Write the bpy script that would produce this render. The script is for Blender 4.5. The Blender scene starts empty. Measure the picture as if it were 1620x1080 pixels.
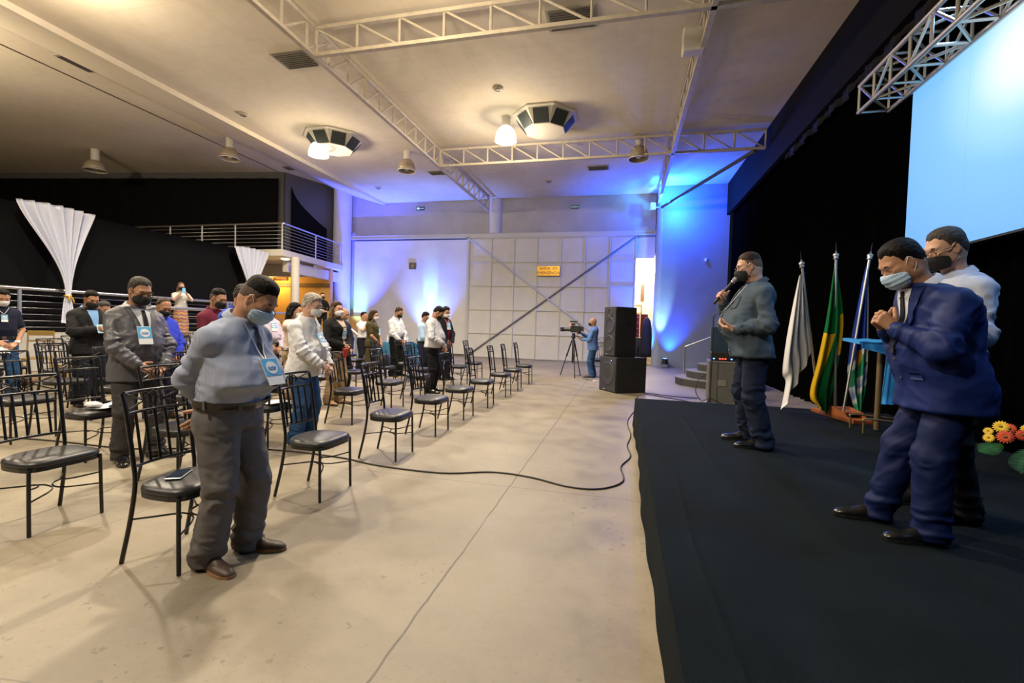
import bpy, math, random
import numpy as np
from mathutils import Vector, Matrix, noise
random.seed(4); rng = np.random.default_rng(4)
SC = bpy.context.scene
PI = math.pi
# ------------------------------------------------------------------ camera, world, exposure
def look_axes(yaw, pitch, roll):
    cy, sy = math.cos(yaw), math.sin(yaw)
    f = Vector((-sy, cy, 0)); r = Vector((cy, sy, 0)); d = Vector((0, 0, -1))
    f2 = f*math.cos(pitch) + d*math.sin(pitch); d2 = d*math.cos(pitch) - f*math.sin(pitch)
    r3 = r*math.cos(roll) - d2*math.sin(roll); d3 = d2*math.cos(roll) + r*math.sin(roll)
    return f2, r3, d3
F_, R_, D_ = look_axes(.2353, .032, .0293)
cam = bpy.data.cameras.new('camera'); camo = bpy.data.objects.new('camera', cam)
SC.collection.objects.link(camo)
cam.sensor_width = 36; cam.lens = 730/1620*36; cam.clip_start = .05; cam.clip_end = 200
camo.matrix_world = Matrix(((R_.x, -D_.x, -F_.x, 0), (R_.y, -D_.y, -F_.y, 0), (R_.z, -D_.z, -F_.z, 1.42), (0, 0, 0, 1)))
SC.camera = camo
w = bpy.data.worlds.new('World'); SC.world = w; w.use_nodes = True
w.node_tree.nodes['Background'].inputs[0].default_value = (.5, .55, .7, 1)
w.node_tree.nodes['Background'].inputs[1].default_value = .012
vs = SC.view_settings; vs.view_transform = 'Standard'; vs.look = 'None'; vs.gamma = 1; vs.use_curve_mapping = False
vs.exposure = 0.0
cy_ = SC.cycles; cy_.use_denoising = True; cy_.max_bounces = 6; cy_.diffuse_bounces = 3; cy_.glossy_bounces = 3
cy_.transmission_bounces = 4; cy_.sample_clamp_indirect = 4; cy_.caustics_reflective = False; cy_.caustics_refractive = False

def light(name, typ, loc, energy, color, target=None, size=.25, spot=None, blend=.5, shape=None, size_y=None):
    l = bpy.data.lights.new(name, typ); o = bpy.data.objects.new(name, l); SC.collection.objects.link(o)
    l.energy = energy; l.color = color; o.location = loc
    if typ == 'AREA':
        l.size = size
        if size_y: l.shape = 'RECTANGLE'; l.size_y = size_y
    else: l.shadow_soft_size = size
    if typ == 'SPOT': l.spot_size = spot; l.spot_blend = blend
    d = (Vector(target)-Vector(loc)) if target else Vector((0, 0, -1))
    o.rotation_euler = d.to_track_quat('-Z', 'Y').to_euler()
    return o
WARM = (1, .88, .70); WARM2 = (1, .82, .57)
# the hall's high-bay lamps that burn: two in the picture, the rest of their grid above and behind the camera
LIT = [(-9.19, 12.4), (-3.28, 12.27), (-9.19, 5.6), (-3.28, 5.9), (-16.0, 5.2), (-9.19, -1.5), (-3.28, -.9)]
POW = [1000, 1150, 900, 1050, 420, 800, 900, 380]
for i, (x, y) in enumerate(LIT):
    light('high_bay_light', 'SPOT', (x, y, 6.38), POW[i]*1.2, WARM, size=.16, spot=math.radians(150), blend=.6)
    light('high_bay_spill', 'POINT', (x, y, 6.25), POW[i]*(.24 if i != 4 else 2.3), WARM2, size=.2)
# coloured lights along the end wall: floor uplights, plus two bare ones high by the column
BLUE = (.04, .16, 1)
light('blue_uplight', 'SPOT', (1.75, 18.85, .35), 1500, (.005, .07, 1), (2.3, 18.95, 6.8), .05, math.radians(80), 1)
light('blue_uplight', 'POINT', (1.85, 18.3, 6.0), 700, (.01, .10, 1), size=.1)
light('blue_uplight', 'SPOT', (.9, 19.3, .35), 4500, (.01, .09, 1), (.9, 19.9, 6.2), .05, math.radians(70), 1)
light('blue_uplight', 'SPOT', (1.42, 18.6, .45), 1100, (.45, .85, 1), (1.38, 19.15, 2.6), .05, math.radians(30), .9)
light('blue_uplight', 'SPOT', (1.5, 18.0, 6.2), 900, (.04, .38, 1), (1.4, 18.9, 7.1), .05, math.radians(130), 1)
light('blue_uplight', 'SPOT', (-8.75, 19.3, .4), 3600, (.10, .20, 1), (-8.7, 20.0, 5.6), .05, math.radians(80), 1)
light('blue_uplight', 'SPOT', (-8.75, 19.2, .9), 620, (.25, .9, 1), (-8.75, 20.1, 3.4), .05, math.radians(22), .9)
light('blue_uplight', 'SPOT', (-12.3, 18.6, .5), 9000, (.05, .08, 1), (-12.0, 19.9, 6.2), .05, math.radians(58), 1)
light('blue_uplight', 'SPOT', (-12.2, 19.0, .8), 400, (.25, .7, 1), (-12.5, 20.1, 2.5), .05, math.radians(40), .9)
# under the balcony, behind the emergency door
light('downlight_glow', 'SPOT', (-12.98, 15.6, 3.74), 150, (1, .62, .20), size=.1, spot=math.radians(150), blend=.6)
light('downlight_glow', 'POINT', (-15.6, 17.9, 3.1), 110, (1, .60, .16), size=.15)
light('corridor_glow', 'POINT', (.8, 21.6, 4.2), 420, (1, .82, .55), size=.2)

light('screen_fill_light', 'SPOT', (3.45, 3.2, 4.9), 420, (.30, .58, 1), (1.5, 3.6, 1.3), .15, math.radians(75), .8)  # two added spots without fixtures, boosting the screen's blue light on the men's backs
light('screen_fill_light', 'SPOT', (3.45, 6.2, 5.2), 260, (.30, .58, 1), (1.2, 4.8, 1.4), .15, math.radians(55), .8)
# ------------------------------------------------------------------ materials
MATS = {}
def mat(name, color=(.5, .5, .5), rough=.6, metal=0, bump=0, bscale=40, var=0, vscale=5, emit=None, es=1, spec=.5, sheen=0, coat=0, stretch=None, noshare=False):
    if name in MATS: return MATS[name]
    m = bpy.data.materials.new(name); m.use_nodes = True; N = m.node_tree.nodes; L = m.node_tree.links
    b = N['Principled BSDF']; b.inputs['Base Color'].default_value = (*color, 1)
    b.inputs['Roughness'].default_value = rough; b.inputs['Metallic'].default_value = metal
    b.inputs['Specular IOR Level'].default_value = spec
    if sheen: b.inputs['Sheen Weight'].default_value = sheen
    if coat: b.inputs['Coat Weight'].default_value = coat
    tc = N.new('ShaderNodeTexCoord'); src = tc.outputs['Object']
    if stretch:
        mp = N.new('ShaderNodeMapping'); mp.inputs['Scale'].default_value = stretch; L.new(src, mp.inputs[0]); src = mp.outputs[0]
    if bump:
        n = N.new('ShaderNodeTexNoise'); n.inputs['Scale'].default_value = bscale; n.inputs['Detail'].default_value = 4; L.new(src, n.inputs['Vector'])
        bp = N.new('ShaderNodeBump'); bp.inputs['Strength'].default_value = bump; bp.inputs['Distance'].default_value = .01
        L.new(n.outputs[0], bp.inputs['Height']); L.new(bp.outputs[0], b.inputs['Normal'])
    if var:
        n = N.new('ShaderNodeTexNoise'); n.inputs['Scale'].default_value = vscale; n.inputs['Detail'].default_value = 6; L.new(src, n.inputs['Vector'])
        cr = N.new('ShaderNodeValToRGB'); e = cr.color_ramp.elements
        e[0].position = .3; e[1].position = .7
        e[0].color = (*[c*(1-var) for c in color], 1); e[1].color = (*[min(1, c*(1+var)) for c in color], 1)
        L.new(n.outputs[0], cr.inputs[0]); L.new(cr.outputs[0], b.inputs['Base Color'])
    if emit:
        b.inputs['Emission Color'].default_value = (*emit, 1); b.inputs['Emission Strength'].default_value = es
    MATS[name] = m; return m
class NT:
    """small helper to wire node trees"""
    def __init__(s, name, rough=.6, spec=.5, metal=0):
        s.m = bpy.data.materials.new(name); s.m.use_nodes = True; s.N = s.m.node_tree.nodes; s.L = s.m.node_tree.links
        s.b = s.N['Principled BSDF']; s.b.inputs['Roughness'].default_value = rough; s.b.inputs['Specular IOR Level'].default_value = spec
        s.b.inputs['Metallic'].default_value = metal
        s.tc = s.N.new('ShaderNodeTexCoord'); s.pos = s.tc.outputs['Object']; MATS[name] = s.m
        sp = s.N.new('ShaderNodeSeparateXYZ'); s.L.new(s.pos, sp.inputs[0]); s.x, s.y, s.z = sp.outputs
    def put(s, sock, v):
        if hasattr(v, 'is_linked') or isinstance(v, bpy.types.NodeSocket): s.L.new(v, sock)
        else: sock.default_value = (*v, 1) if isinstance(v, tuple) and len(v) == 3 and len(sock.default_value) == 4 else v
    def math(s, op, a, b=0, c=0):
        n = s.N.new('ShaderNodeMath'); n.operation = op
        s.put(n.inputs[0], a); s.put(n.inputs[1], b); s.put(n.inputs[2], c); return n.outputs[0]
    def noise(s, scale, detail=4, vec=None, rough=.5):
        n = s.N.new('ShaderNodeTexNoise'); n.inputs['Scale'].default_value = scale; n.inputs['Detail'].default_value = detail
        n.inputs['Roughness'].default_value = rough; s.L.new(vec or s.pos, n.inputs['Vector']); return n.outputs[0]
    def scaled(s, sc):
        mp = s.N.new('ShaderNodeMapping'); mp.inputs['Scale'].default_value = sc; s.L.new(s.pos, mp.inputs[0]); return mp.outputs[0]
    def voronoi(s, scale, vec=None, feat='F1'):
        n = s.N.new('ShaderNodeTexVoronoi'); n.feature = feat; n.inputs['Scale'].default_value = scale; s.L.new(vec or s.pos, n.inputs['Vector']); return n.outputs['Distance']
    def ramp(s, fac, stops):
        n = s.N.new('ShaderNodeValToRGB'); e = n.color_ramp.elements
        while len(e) < len(stops): e.new(.5)
        for k, (p, c) in enumerate(stops): e[k].position = p; e[k].color = (*c, 1) if len(c) == 3 else c
        s.put(n.inputs[0], fac); return n.outputs[0]
    def mix(s, fac, a, b, typ='MIX'):
        n = s.N.new('ShaderNodeMix'); n.data_type = 'RGBA'; n.blend_type = typ
        s.put(n.inputs[0], fac)
        for k, v in ((6, a), (7, b)):
            if isinstance(v, tuple): n.inputs[k].default_value = (*v, 1) if len(v) == 3 else v
            else: s.L.new(v, n.inputs[k])
        return n.outputs[2]
    def line(s, coord, at, wdt, wob=None, amp=0):
        """1 on a thin line coord = at"""
        c = coord
        if wob is not None: c = s.math('ADD', c, s.math('MULTIPLY', s.math('SUBTRACT', wob, .5), amp))
        return s.math('LESS_THAN', s.math('ABSOLUTE', s.math('SUBTRACT', c, at)), wdt)
    def col(s, v): s.put(s.b.inputs['Base Color'], v)
    def bump(s, h, st=.3, dist=.02):
        n = s.N.new('ShaderNodeBump'); n.inputs['Strength'].default_value = st; n.inputs['Distance'].default_value = dist
        s.L.new(h, n.inputs['Height']); s.L.new(n.outputs[0], s.b.inputs['Normal'])

# polished concrete floor with saw joints, stains and small chips
t = NT('polished_concrete', .38)
n1 = t.noise(.55, 6); n2 = t.noise(2.6, 8, rough=.6); n3 = t.noise(30, 7, rough=.8); wob = t.noise(3.5, 3)
base = t.ramp(n1, [(.3, (.205, .172, .120)), (.55, (.262, .224, .162)), (.75, (.31, .272, .208))])
c2 = t.ramp(n2, [(.3, (.74, .71, .66)), (.5, (.95, .94, .92)), (.7, (1.10, 1.10, 1.12))])
base = t.mix(1, base, c2, 'MULTIPLY')
sp = t.ramp(n3, [(.30, (.55, .50, .44)), (.44, (1, 1, 1)), (.62, (1, 1, 1)), (.75, (1.12, 1.1, 1.06))]); base = t.mix(.8, base, sp, 'MULTIPLY')
pit = t.math('MULTIPLY', t.math('GREATER_THAN', t.noise(14, 3), .66), t.math('GREATER_THAN', t.noise(.5, 2), .52)); base = t.mix(t.math('MULTIPLY', pit, .45), base, (.10, .08, .055))
lines = t.line(t.x, -.93, .006, wob, .03)
for at in (3.95,): lines = t.math('MAXIMUM', lines, t.line(t.y, at, .004, wob, .05))
for at in (-3.35, -5.8, -8.2, -10.6): lines = t.math('MAXIMUM', lines, t.math('MULTIPLY', t.line(t.x, at, .004, wob, .03), .6))
for at in (1.25, 6.9, 9.9, 12.8, 15.8): lines = t.math('MAXIMUM', lines, t.math('MULTIPLY', t.line(t.y, at, .004, wob, .05), .55))
base = t.mix(lines, base, (.09, .075, .055))
vv = t.voronoi(1.35); chips = t.math('LESS_THAN', t.math('ADD', vv, t.math('MULTIPLY', n3, .03)), .037)
base = t.mix(t.math('MULTIPLY', chips, .75), base, (.12, .095, .06))
t.col(base)
t.put(t.b.inputs['Roughness'], t.ramp(n2, [(.3, (.42, .42, .42)), (.7, (.62, .62, .62))]))
t.bump(t.math('SUBTRACT', t.math('MULTIPLY', n3, .15), lines), .12, .01)
FLOOR = t.m
t = NT('painted_ceiling_panels', .8)
n1 = t.noise(.4, 5); n2 = t.noise(5, 5)
base = t.mix(1, t.ramp(n1, [(.3, (.66, .58, .46)), (.7, (.76, .69, .57))]), t.ramp(n2, [(.3, (.94, .94, .93)), (.6, (1, 1, 1))]), 'MULTIPLY')
gx = t.math('LESS_THAN', t.math('ABSOLUTE', t.math('SUBTRACT', t.math('FRACT', t.math('DIVIDE', t.x, .62)), .5)), .006)
gy = t.math('LESS_THAN', t.math('ABSOLUTE', t.math('SUBTRACT', t.math('FRACT', t.math('DIVIDE', t.y, 1.24)), .5)), .004)
g = t.math('MULTIPLY', t.math('MAXIMUM', gx, gy), .22)
base = t.mix(g, base, (.28, .25, .2))
dirt = t.math('GREATER_THAN', t.noise(1.7, 8, rough=.75), .69); base = t.mix(t.math('MULTIPLY', dirt, .3), base, (.30, .24, .17))
t.col(base); CEIL = t.m
t = NT('painted_wall', .75)
n1 = t.noise(.8, 5); base = t.ramp(n1, [(.3, (.56, .55, .53)), (.7, (.66, .65, .63))]); t.col(base); t.bump(t.noise(30, 3), .05); WALL = t.m
PANEL = mat('door_panel_paint', (.56, .555, .53), .5, var=.05, vscale=2)
DRAPE = mat('black_drape', (.006, .006, .007), .95, bump=.2, bscale=60, spec=.05)
DRAPE2 = mat('black_velvet', (.0016, .0016, .0018), 1, spec=.0)
TRUSSM = mat('cream_steel', (.50, .44, .35), .55, var=.12, vscale=8)
STEEL = mat('brushed_steel', (.62, .61, .60), .28, 1)
ALU = mat('aluminium', (.55, .55, .54), .38, .9)
BLACKMETAL = mat('black_lacquered_steel', (.004, .004, .005), .34, .0, coat=.2)
VINYL = mat('black_vinyl', (.018, .019, .023), .42, bump=.15, bscale=25, spec=.6)
WHITECONC = mat('pale_concrete', (.44, .43, .40), .8, var=.15, vscale=3)
CARPET = mat('charcoal_stage_carpet', (.0028, .0062, .0085), .95, bump=.5, bscale=160, var=.3, vscale=2.2, spec=.12)
SHEER = mat('white_sheer_cloth', (.62, .65, .77), .8, spec=.2)
RUBBER = mat('black_rubber', (.01, .01, .01), .5)

# ------------------------------------------------------------------ mesh building
class G:
    def __init__(s): s.v = []; s.f = []
    def add(s, vs_, fs):
        b = len(s.v); s.v += [tuple(map(float, q)) for q in vs_]; s.f += [tuple(i+b for i in q) for q in fs]; return s
    def box(s, c, d, rot=None, bev=0):
        x, y, z = [q/2 for q in d]
        if bev:
            bev = min(bev, x*.9, y*.9, z*.9); P_ = []; F2 = []
            lv = [(z, x-bev, y-bev), (z-bev, x, y), (-z+bev, x, y), (-z, x-bev, y-bev)]
            for zz, xx, yy in lv:
                b2 = bev if abs(zz) < z-1e-9 else bev*.5
                P_ += [(xx-b2, yy, zz), (-xx+b2, yy, zz), (-xx, yy-b2, zz), (-xx, -yy+b2, zz), (-xx+b2, -yy, zz), (xx-b2, -yy, zz), (xx, -yy+b2, zz), (xx, yy-b2, zz)]
            F2.append(tuple(range(8)))
            for k in range(3):
                for j in range(8):
                    a, b = k*8+j, k*8+(j+1) % 8; F2.append((a, a+8, b+8, b))
            F2.append(tuple(range(31, 23, -1)))
            pts = P_; fs = F2
        else:
            pts = [(sx*x, sy*y, sz*z) for sx in (-1, 1) for sy in (-1, 1) for sz in (-1, 1)]
            fs = [(0, 1, 3, 2), (4, 6, 7, 5), (0, 4, 5, 1), (2, 3, 7, 6), (0, 2, 6, 4), (1, 5, 7, 3)]
        M = Matrix.Identity(3)
        if rot is not None: M = rot if isinstance(rot, Matrix) else Matrix.Rotation(rot, 3, 'Z')
        c = Vector(c); return s.add([M @ Vector(q)+c for q in pts], fs)
    def tube(s, path, r, n=8, closed=False, caps=True, flat=None):
        P_ = [Vector(q) for q in path]; m = len(P_); R = r if hasattr(r, '__len__') else [r]*m
        rings = []; prev = None
        for i in range(m):
            a = P_[(i-1) % m] if (closed or i > 0) else P_[i]; b = P_[(i+1) % m] if (closed or i < m-1) else P_[i]
            tg = (b-a).normalized() if (b-a).length > 1e-9 else Vector((0, 0, 1))
            if prev is None:
                up = Vector((0, 0, 1)) if abs(tg.z) < .9 else Vector((1, 0, 0)); u = tg.cross(up).normalized()
            else:
                u = (prev - tg*prev.dot(tg)); u = u.normalized() if u.length > 1e-6 else tg.orthogonal().normalized()
            prev = u; v = tg.cross(u); fl = flat or 1
            rings.append([P_[i]+(u*math.cos(2*PI*j/n)+v*math.sin(2*PI*j/n)*fl)*R[i] for j in range(n)])
        base = 0; V = [q for rg in rings for q in rg]; Fc = []
        for i in range(m if closed else m-1):
            for j in range(n):
                a = i*n+j; b = i*n+(j+1) % n; c = ((i+1) % m)*n+(j+1) % n; d = ((i+1) % m)*n+j; Fc.append((a, b, c, d))
        if caps and not closed: Fc.append(tuple(range(n-1, -1, -1))); Fc.append(tuple((m-1)*n+j for j in range(n)))
        return s.add(V, Fc)
    def loft(s, rings, cap=True, closed=False):
        n = len(rings[0]); m = len(rings); V = [q for rg in rings for q in rg]; Fc = []
        for i in range(m-(0 if closed else 1)):
            for j in range(n): Fc.append((i*n+j, i*n+(j+1) % n, ((i+1) % m)*n+(j+1) % n, ((i+1) % m)*n+j))
        if cap and not closed: Fc.append(tuple(range(n-1, -1, -1))); Fc.append(tuple((m-1)*n+j for j in range(n)))
        return s.add(V, Fc)
    def lathe(s, prof, c, n=20, axis='z', cap=True):
        c = Vector(c); rings = []
        for r, h in prof:
            ring = []
            for j in range(n):
                a = 2*PI*j/n; p = (r*math.cos(a), r*math.sin(a), h)
                if axis == 'x': p = (h, r*math.cos(a), r*math.sin(a))
                if axis == 'y': p = (r*math.sin(a), h, r*math.cos(a))
                ring.append(c+Vector(p))
            rings.append(ring)
        return s.loft(rings, cap)
    def ball(s, c, r, n=12, m=8):
        rr = r if hasattr(r, '__len__') else (r, r, r); c = Vector(c); rings = []
        for i in range(1, m):
            a = PI*i/m; rings.append([c+Vector((rr[0]*math.sin(a)*math.cos(2*PI*j/n), rr[1]*math.sin(a)*math.sin(2*PI*j/n), -rr[2]*math.cos(a))) for j in range(n)])
        return s.loft(rings)
    def sheet(s, P, thick=0, wrap=False):
        """P[i][j] grid of points; solidified along its normals when thick > 0"""
        ni, nj = len(P), len(P[0]); A = np.array([[tuple(q) for q in row] for row in P], float)
        def faces(b, flip):
            o = []
            for i in range(ni-1):
                for j in range(nj-1):
                    q = (b+i*nj+j, b+(i+1)*nj+j, b+(i+1)*nj+j+1, b+i*nj+j+1); o.append(q[::-1] if flip else q)
            return o
        if not thick: return s.add(A.reshape(-1, 3), faces(0, False))
        du = np.gradient(A, axis=0); dv = np.gradient(A, axis=1); nn = np.cross(du, dv); nn /= np.maximum(np.linalg.norm(nn, axis=2, keepdims=True), 1e-9)
        B = A - nn*thick; V = np.concatenate([A.reshape(-1, 3), B.reshape(-1, 3)]); k = ni*nj
        Fc = faces(0, False)+faces(k, True)
        for i in range(ni-1): Fc += [(i*nj, k+i*nj, k+(i+1)*nj, (i+1)*nj)[::-1], (i*nj+nj-1, (i+1)*nj+nj-1, k+(i+1)*nj+nj-1, k+i*nj+nj-1)[::-1]]
        for j in range(nj-1): Fc += [(j, j+1, k+j+1, k+j)[::-1], ((ni-1)*nj+j, k+(ni-1)*nj+j, k+(ni-1)*nj+j+1, (ni-1)*nj+j+1)[::-1]]
        return s.add(V, Fc)
    def build(s, name, m, parent=None, smooth=False, auto=None):
        me = bpy.data.meshes.new(name); me.from_pydata(s.v, [], s.f); me.update()
        if smooth:
            me.polygons.foreach_set('use_smooth', [True]*len(me.polygons))
            if auto is not None:
                try: me.set_sharp_from_angle(angle=math.radians(auto))
                except Exception: pass
        o = bpy.data.objects.new(name, me); SC.collection.objects.link(o)
        if m: me.materials.append(m)
        if parent: o.parent = parent
        return o
def tag(o, label=None, cat=None, group=None, kind=None):
    if label: o['label'] = label
    if cat: o['category'] = cat
    if group: o['group'] = group
    if kind: o['kind'] = kind
    return o
def thing(name, loc, rz, label, cat, group=None):
    o = bpy.data.objects.new(name, None); SC.collection.objects.link(o); o.location = loc; o.rotation_euler = (0, 0, rz); o.empty_display_size = .1
    return tag(o, label, cat, group)
def struct(name, g, m, **k): return tag(g.build(name, m, **k), kind='structure')
def copy_tree(o, parent=None):
    c = o.copy(); SC.collection.objects.link(c); c.parent = parent
    for ch in list(KIDS.get(o.name, [])): copy_tree(ch, c)
    return c
KIDS = {}
def index_kids(root):
    KIDS[root.name] = [o for o in SC.collection.objects if o.parent == root]
    for o in KIDS[root.name]: index_kids(o)
def bez(p0, p1, p2, p3, n=12):
    p0, p1, p2, p3 = map(Vector, (p0, p1, p2, p3)); o = []
    for i in range(n+1):
        t_ = i/n; o.append(p0*(1-t_)**3+p1*3*t_*(1-t_)**2+p2*3*t_*t_*(1-t_)+p3*t_**3)
    return o
def spline(pts, k=8, closed=False):
    P_ = [Vector(p) for p in pts]; n = len(P_); out = []
    for i in range(n if closed else n-1):
        a = P_[(i-1) % n] if closed or i > 0 else P_[i]*2-P_[i+1]; b = P_[i]; c = P_[(i+1) % n]; d = P_[(i+2) % n] if closed or i < n-2 else P_[i+1]*2-P_[i]
        for j in range(k):
            u = j/k; out.append(.5*((2*b)+(-a+c)*u+(2*a-5*b+4*c-d)*u*u+(-a+3*b-3*c+d)*u**3))
    if not closed: out.append(P_[-1])
    return out
# ------------------------------------------------------------------ the hall
YB = 20.1
g = G(); g.box((-14.8, 6.5, 7.845), (.035, 27, .02)); struct('trim_ceiling_joint', g, mat('joint_dark', (.08, .06, .04), .8))
g = G(); g.box((-11.5, 7, -.1), (37, 30, .2)); struct('floor', g, FLOOR)
g = G(); g.box((-3.2, 7.0, 7.2), (15.9, 28, .2)); struct('ceiling', g, CEIL)
g = G(); P_ = [[(-11.15, y, 7.1) for y in (-7, 7, YB)], [(-13.6, y, 7.85) for y in (-7, 7, YB)]]; g.sheet(P_, -.12); struct('ceiling_slope', g, CEIL)
g = G(); g.box((-22.3, 7.0, 7.95), (17.4, 28, .2)); struct('ceiling_left', g, CEIL)
g = G()   # end wall round the opening beside the sliding door
g.box((-6.63, YB+.12, 4.0), (14.06, .24, 8.0)); g.box((.78, YB+.12, 6.3), (.76, .24, 2.0)); struct('wall_back', g, mat('grey_render', (.42, .405, .385), .8, var=.08, vscale=1.5, bump=.05))
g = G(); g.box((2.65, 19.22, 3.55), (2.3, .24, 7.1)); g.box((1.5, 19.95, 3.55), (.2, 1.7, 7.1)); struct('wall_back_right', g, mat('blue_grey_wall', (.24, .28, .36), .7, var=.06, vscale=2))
def column(name, x, y, r, z0, z1, m):
    g = G(); g.lathe([(r, z0), (r, z1)], (x, y, 0), 28); return g.build(name, m, smooth=True, auto=40)
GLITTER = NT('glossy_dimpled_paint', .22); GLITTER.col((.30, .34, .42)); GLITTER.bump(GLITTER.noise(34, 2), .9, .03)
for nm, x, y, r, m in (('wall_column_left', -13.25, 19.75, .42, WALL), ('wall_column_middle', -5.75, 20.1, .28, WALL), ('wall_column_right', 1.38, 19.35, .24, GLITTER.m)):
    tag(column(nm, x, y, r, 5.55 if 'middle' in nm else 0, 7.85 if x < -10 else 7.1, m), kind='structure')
# wall and dark hangings behind the balcony
g = G()
for a, b in (((-30, 15.3), (-14.6, 17.45)), ((-14.6, 17.45), (-13.65, 20.3))):
    d = Vector((b[0]-a[0], b[1]-a[1], 0)); c = ((a[0]+b[0])/2, (a[1]+b[1])/2, 5.95); g.box(c, (d.length, .16, 3.8), math.atan2(d.y, d.x))
struct('wall_balcony', g, mat('dark_grey_wall', (.10, .10, .10), .9))
def drape(pts, z0, z1, amp=.06, waves=3.0, nz=14, nx=None, sag=None):
    """pleated hanging along a plan polyline"""
    L_ = 0; P_ = []; pts = [Vector((*p, 0)) for p in pts]
    tot = sum((pts[i+1]-pts[i]).length for i in range(len(pts)-1)); nx = nx or int(tot*waves*7)
    for i in range(nx+1):
        s_ = tot*i/nx; q = s_; k = 0
        while k < len(pts)-2 and q > (pts[k+1]-pts[k]).length: q -= (pts[k+1]-pts[k]).length; k += 1
        d = (pts[k+1]-pts[k]).normalized(); base = pts[k]+d*q; nrm = Vector((d.y, -d.x, 0))
        col = []
        for j in range(nz+1):
            z = z0+(z1-z0)*j/nz
            off = amp*(math.sin(2*PI*waves*s_+1.3*math.sin(s_*1.7))+.35*math.sin(2*PI*waves*2.3*s_+z*.4))*(.75+.25*(1-j/nz))
            col.append(base+nrm*off+Vector((0, 0, z)))
        P_.append(col)
    return P_
g = G(); g.sheet(drape([(-29, 15.2), (-14.75, 17.25)], 4.05, 7.55, .03, 1.2), .01); o = g.build('black_backdrop', DRAPE, smooth=True); tag(o, 'black cloth hung along the wall above and behind the balcony railing', 'curtain')
P_ = drape([(-14.38, 17.6), (-13.72, 19.2)], 0, 1, .02, 1.2)
for i, c in enumerate(P_):
    u = i/(len(P_)-1); zt = 7.3-1.55*u**.6
    for j, q in enumerate(c): q.z = 4.05+(zt-4.05)*j/(len(c)-1)
g = G(); g.sheet(P_, .01); tag(g.build('black_backdrop', DRAPE, smooth=True), 'short black cloth with a curved top edge in the corner beside the left column', 'curtain')
# balcony: deck, fascia, beam, column, railing
g = G(); ring0 = [(-30, 14.8), (-12.45, 14.8), (-13.0, 19.6), (-14, 19.95), (-14.7, 17.3), (-30, 15.2)]
g.loft([[(x, y, 3.82) for x, y in ring0][::-1], [(x, y, 4.06) for x, y in ring0][::-1]]); struct('floor_balcony', g, mat('balcony_white', (.62, .58, .50), .7))
g = G(); d = Vector((-13.35+12.9, 19.4-15.4, 0)); g.box((-13.05, 17.4, 3.5), (d.length, .2, .42), math.atan2(d.y, d.x)); struct('trim_balcony_beam', g, MATS['balcony_white'])
o = column('balcony_column', -12.28, 15.3, .15, .0, 3.83, MATS['balcony_white']); tag(o, kind='structure')
ORANGE = mat('ochre_wall_paint', (.58, .33, .09), .8, var=.05)
g = G(); g.box((-18.5, 18.6, 2.4), (11, .2, 2.9)); g.box((-12.4, 19.9, .9), (1.2, .2, 1.6)); struct('wall_under_balcony', g, ORANGE)
g = G(); g.box((-17.0, 17.3, 3.55), (8.2, .2, .5)); struct('trim_under_balcony', g, MATS['balcony_white'])
g = G(); g.box((-17.5, 18.46, 3.05), (9, .06, .16)); struct('trim_service_rail', g, mat('brown_rail', (.16, .10, .05), .6))
P_ = [(-13.55+.18*math.sin(a), 18.3, 1.0+2.6*a/3.1) for a in np.linspace(0, 3.1, 8)]
# light fitting and sign under the balcony
g = G(); g.lathe([(.001, -.03), (.13, -.03), (.15, 0)], (-12.98, 15.6, 3.82), 20)
o = g.build('downlight', mat('lit_diffuser', (1, .9, .7), emit=(1, .85, .55), es=9)); tag(o, 'small round lit ceiling light under the balcony beside the white pillar', 'lamp')
# black cloth wall above the steel fence on the left
XF = -13.3
g = G(); g.sheet(drape([(XF-.22, -3), (XF-.22, 14.9)], .96, 3.93, .012, .5, 6), .02)
tag(g.build('black_cloth_partition', DRAPE, smooth=True), 'long flat black cloth partition standing behind the steel fence on the left', 'curtain')
# plinth the fence stands on
g = G(); g.box((XF-.9, 6.0, .47), (1.9, 18, .94)); struct('wall_plinth', g, WHITECONC)
g = G(); g.box((-12.65, 12.9, .4), (1.3, 4.6, .8)); g.box((-12.65, 9.9, .2), (1.3, 1.4, .4)); g.box((-12.15, 16.5, .425), (2.3, 2.4, .85))
for k in range(4): g.box((-10.86+.29*k, 16.6, .34-.085*k), (.29, 1.8, .68-.17*k))
struct('floor_landing', g, WHITECONC)
# steel fence
def fence(name, pts, h, nrail, label, posts, top=.045, wire=.008, zs=None):
    e = thing(name, (pts[0][0], pts[0][1], pts[0][2]), 0, label, 'railing'); o0 = Vector(pts[0])
    P_ = [Vector(p)-o0 for p in pts]
    g = G(); g.tube([p+Vector((0, 0, h)) for p in P_], top, 12); g.build('handrail', STEEL, e, True, 50)
    for k in range(nrail):
        zz = h*(k+1)/(nrail+1); g = G(); g.tube([p+Vector((0, 0, zz)) for p in P_], wire, 6); g.build('wire', STEEL, e, True)
    for q in posts:
        s_ = q*(len(P_)-1); k = min(int(s_), len(P_)-2); b = P_[k].lerp(P_[k+1], s_-k)
        g = G(); g.tube([b, b+Vector((0, 0, h))], top*.85, 12); g.build('post', mat('grey_post', (.30, .33, .40), .4, .5), e, True, 50)
    return e
fence('steel_railing', [(XF, -2, .94), (XF, 14.9, .94)], 1.03, 6, 'long horizontal wire railing with polished handrail on the left concrete plinth', [.02, .2, .38, .566, .74, .90, 1])
fence('steel_railing', [(-12.0, 9.5, .8), (-12.0, 15.1, .8)], .86, 3, 'low steel stair railing in front of the woman filming with her phone', [.03, .30, .62, .97])
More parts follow.
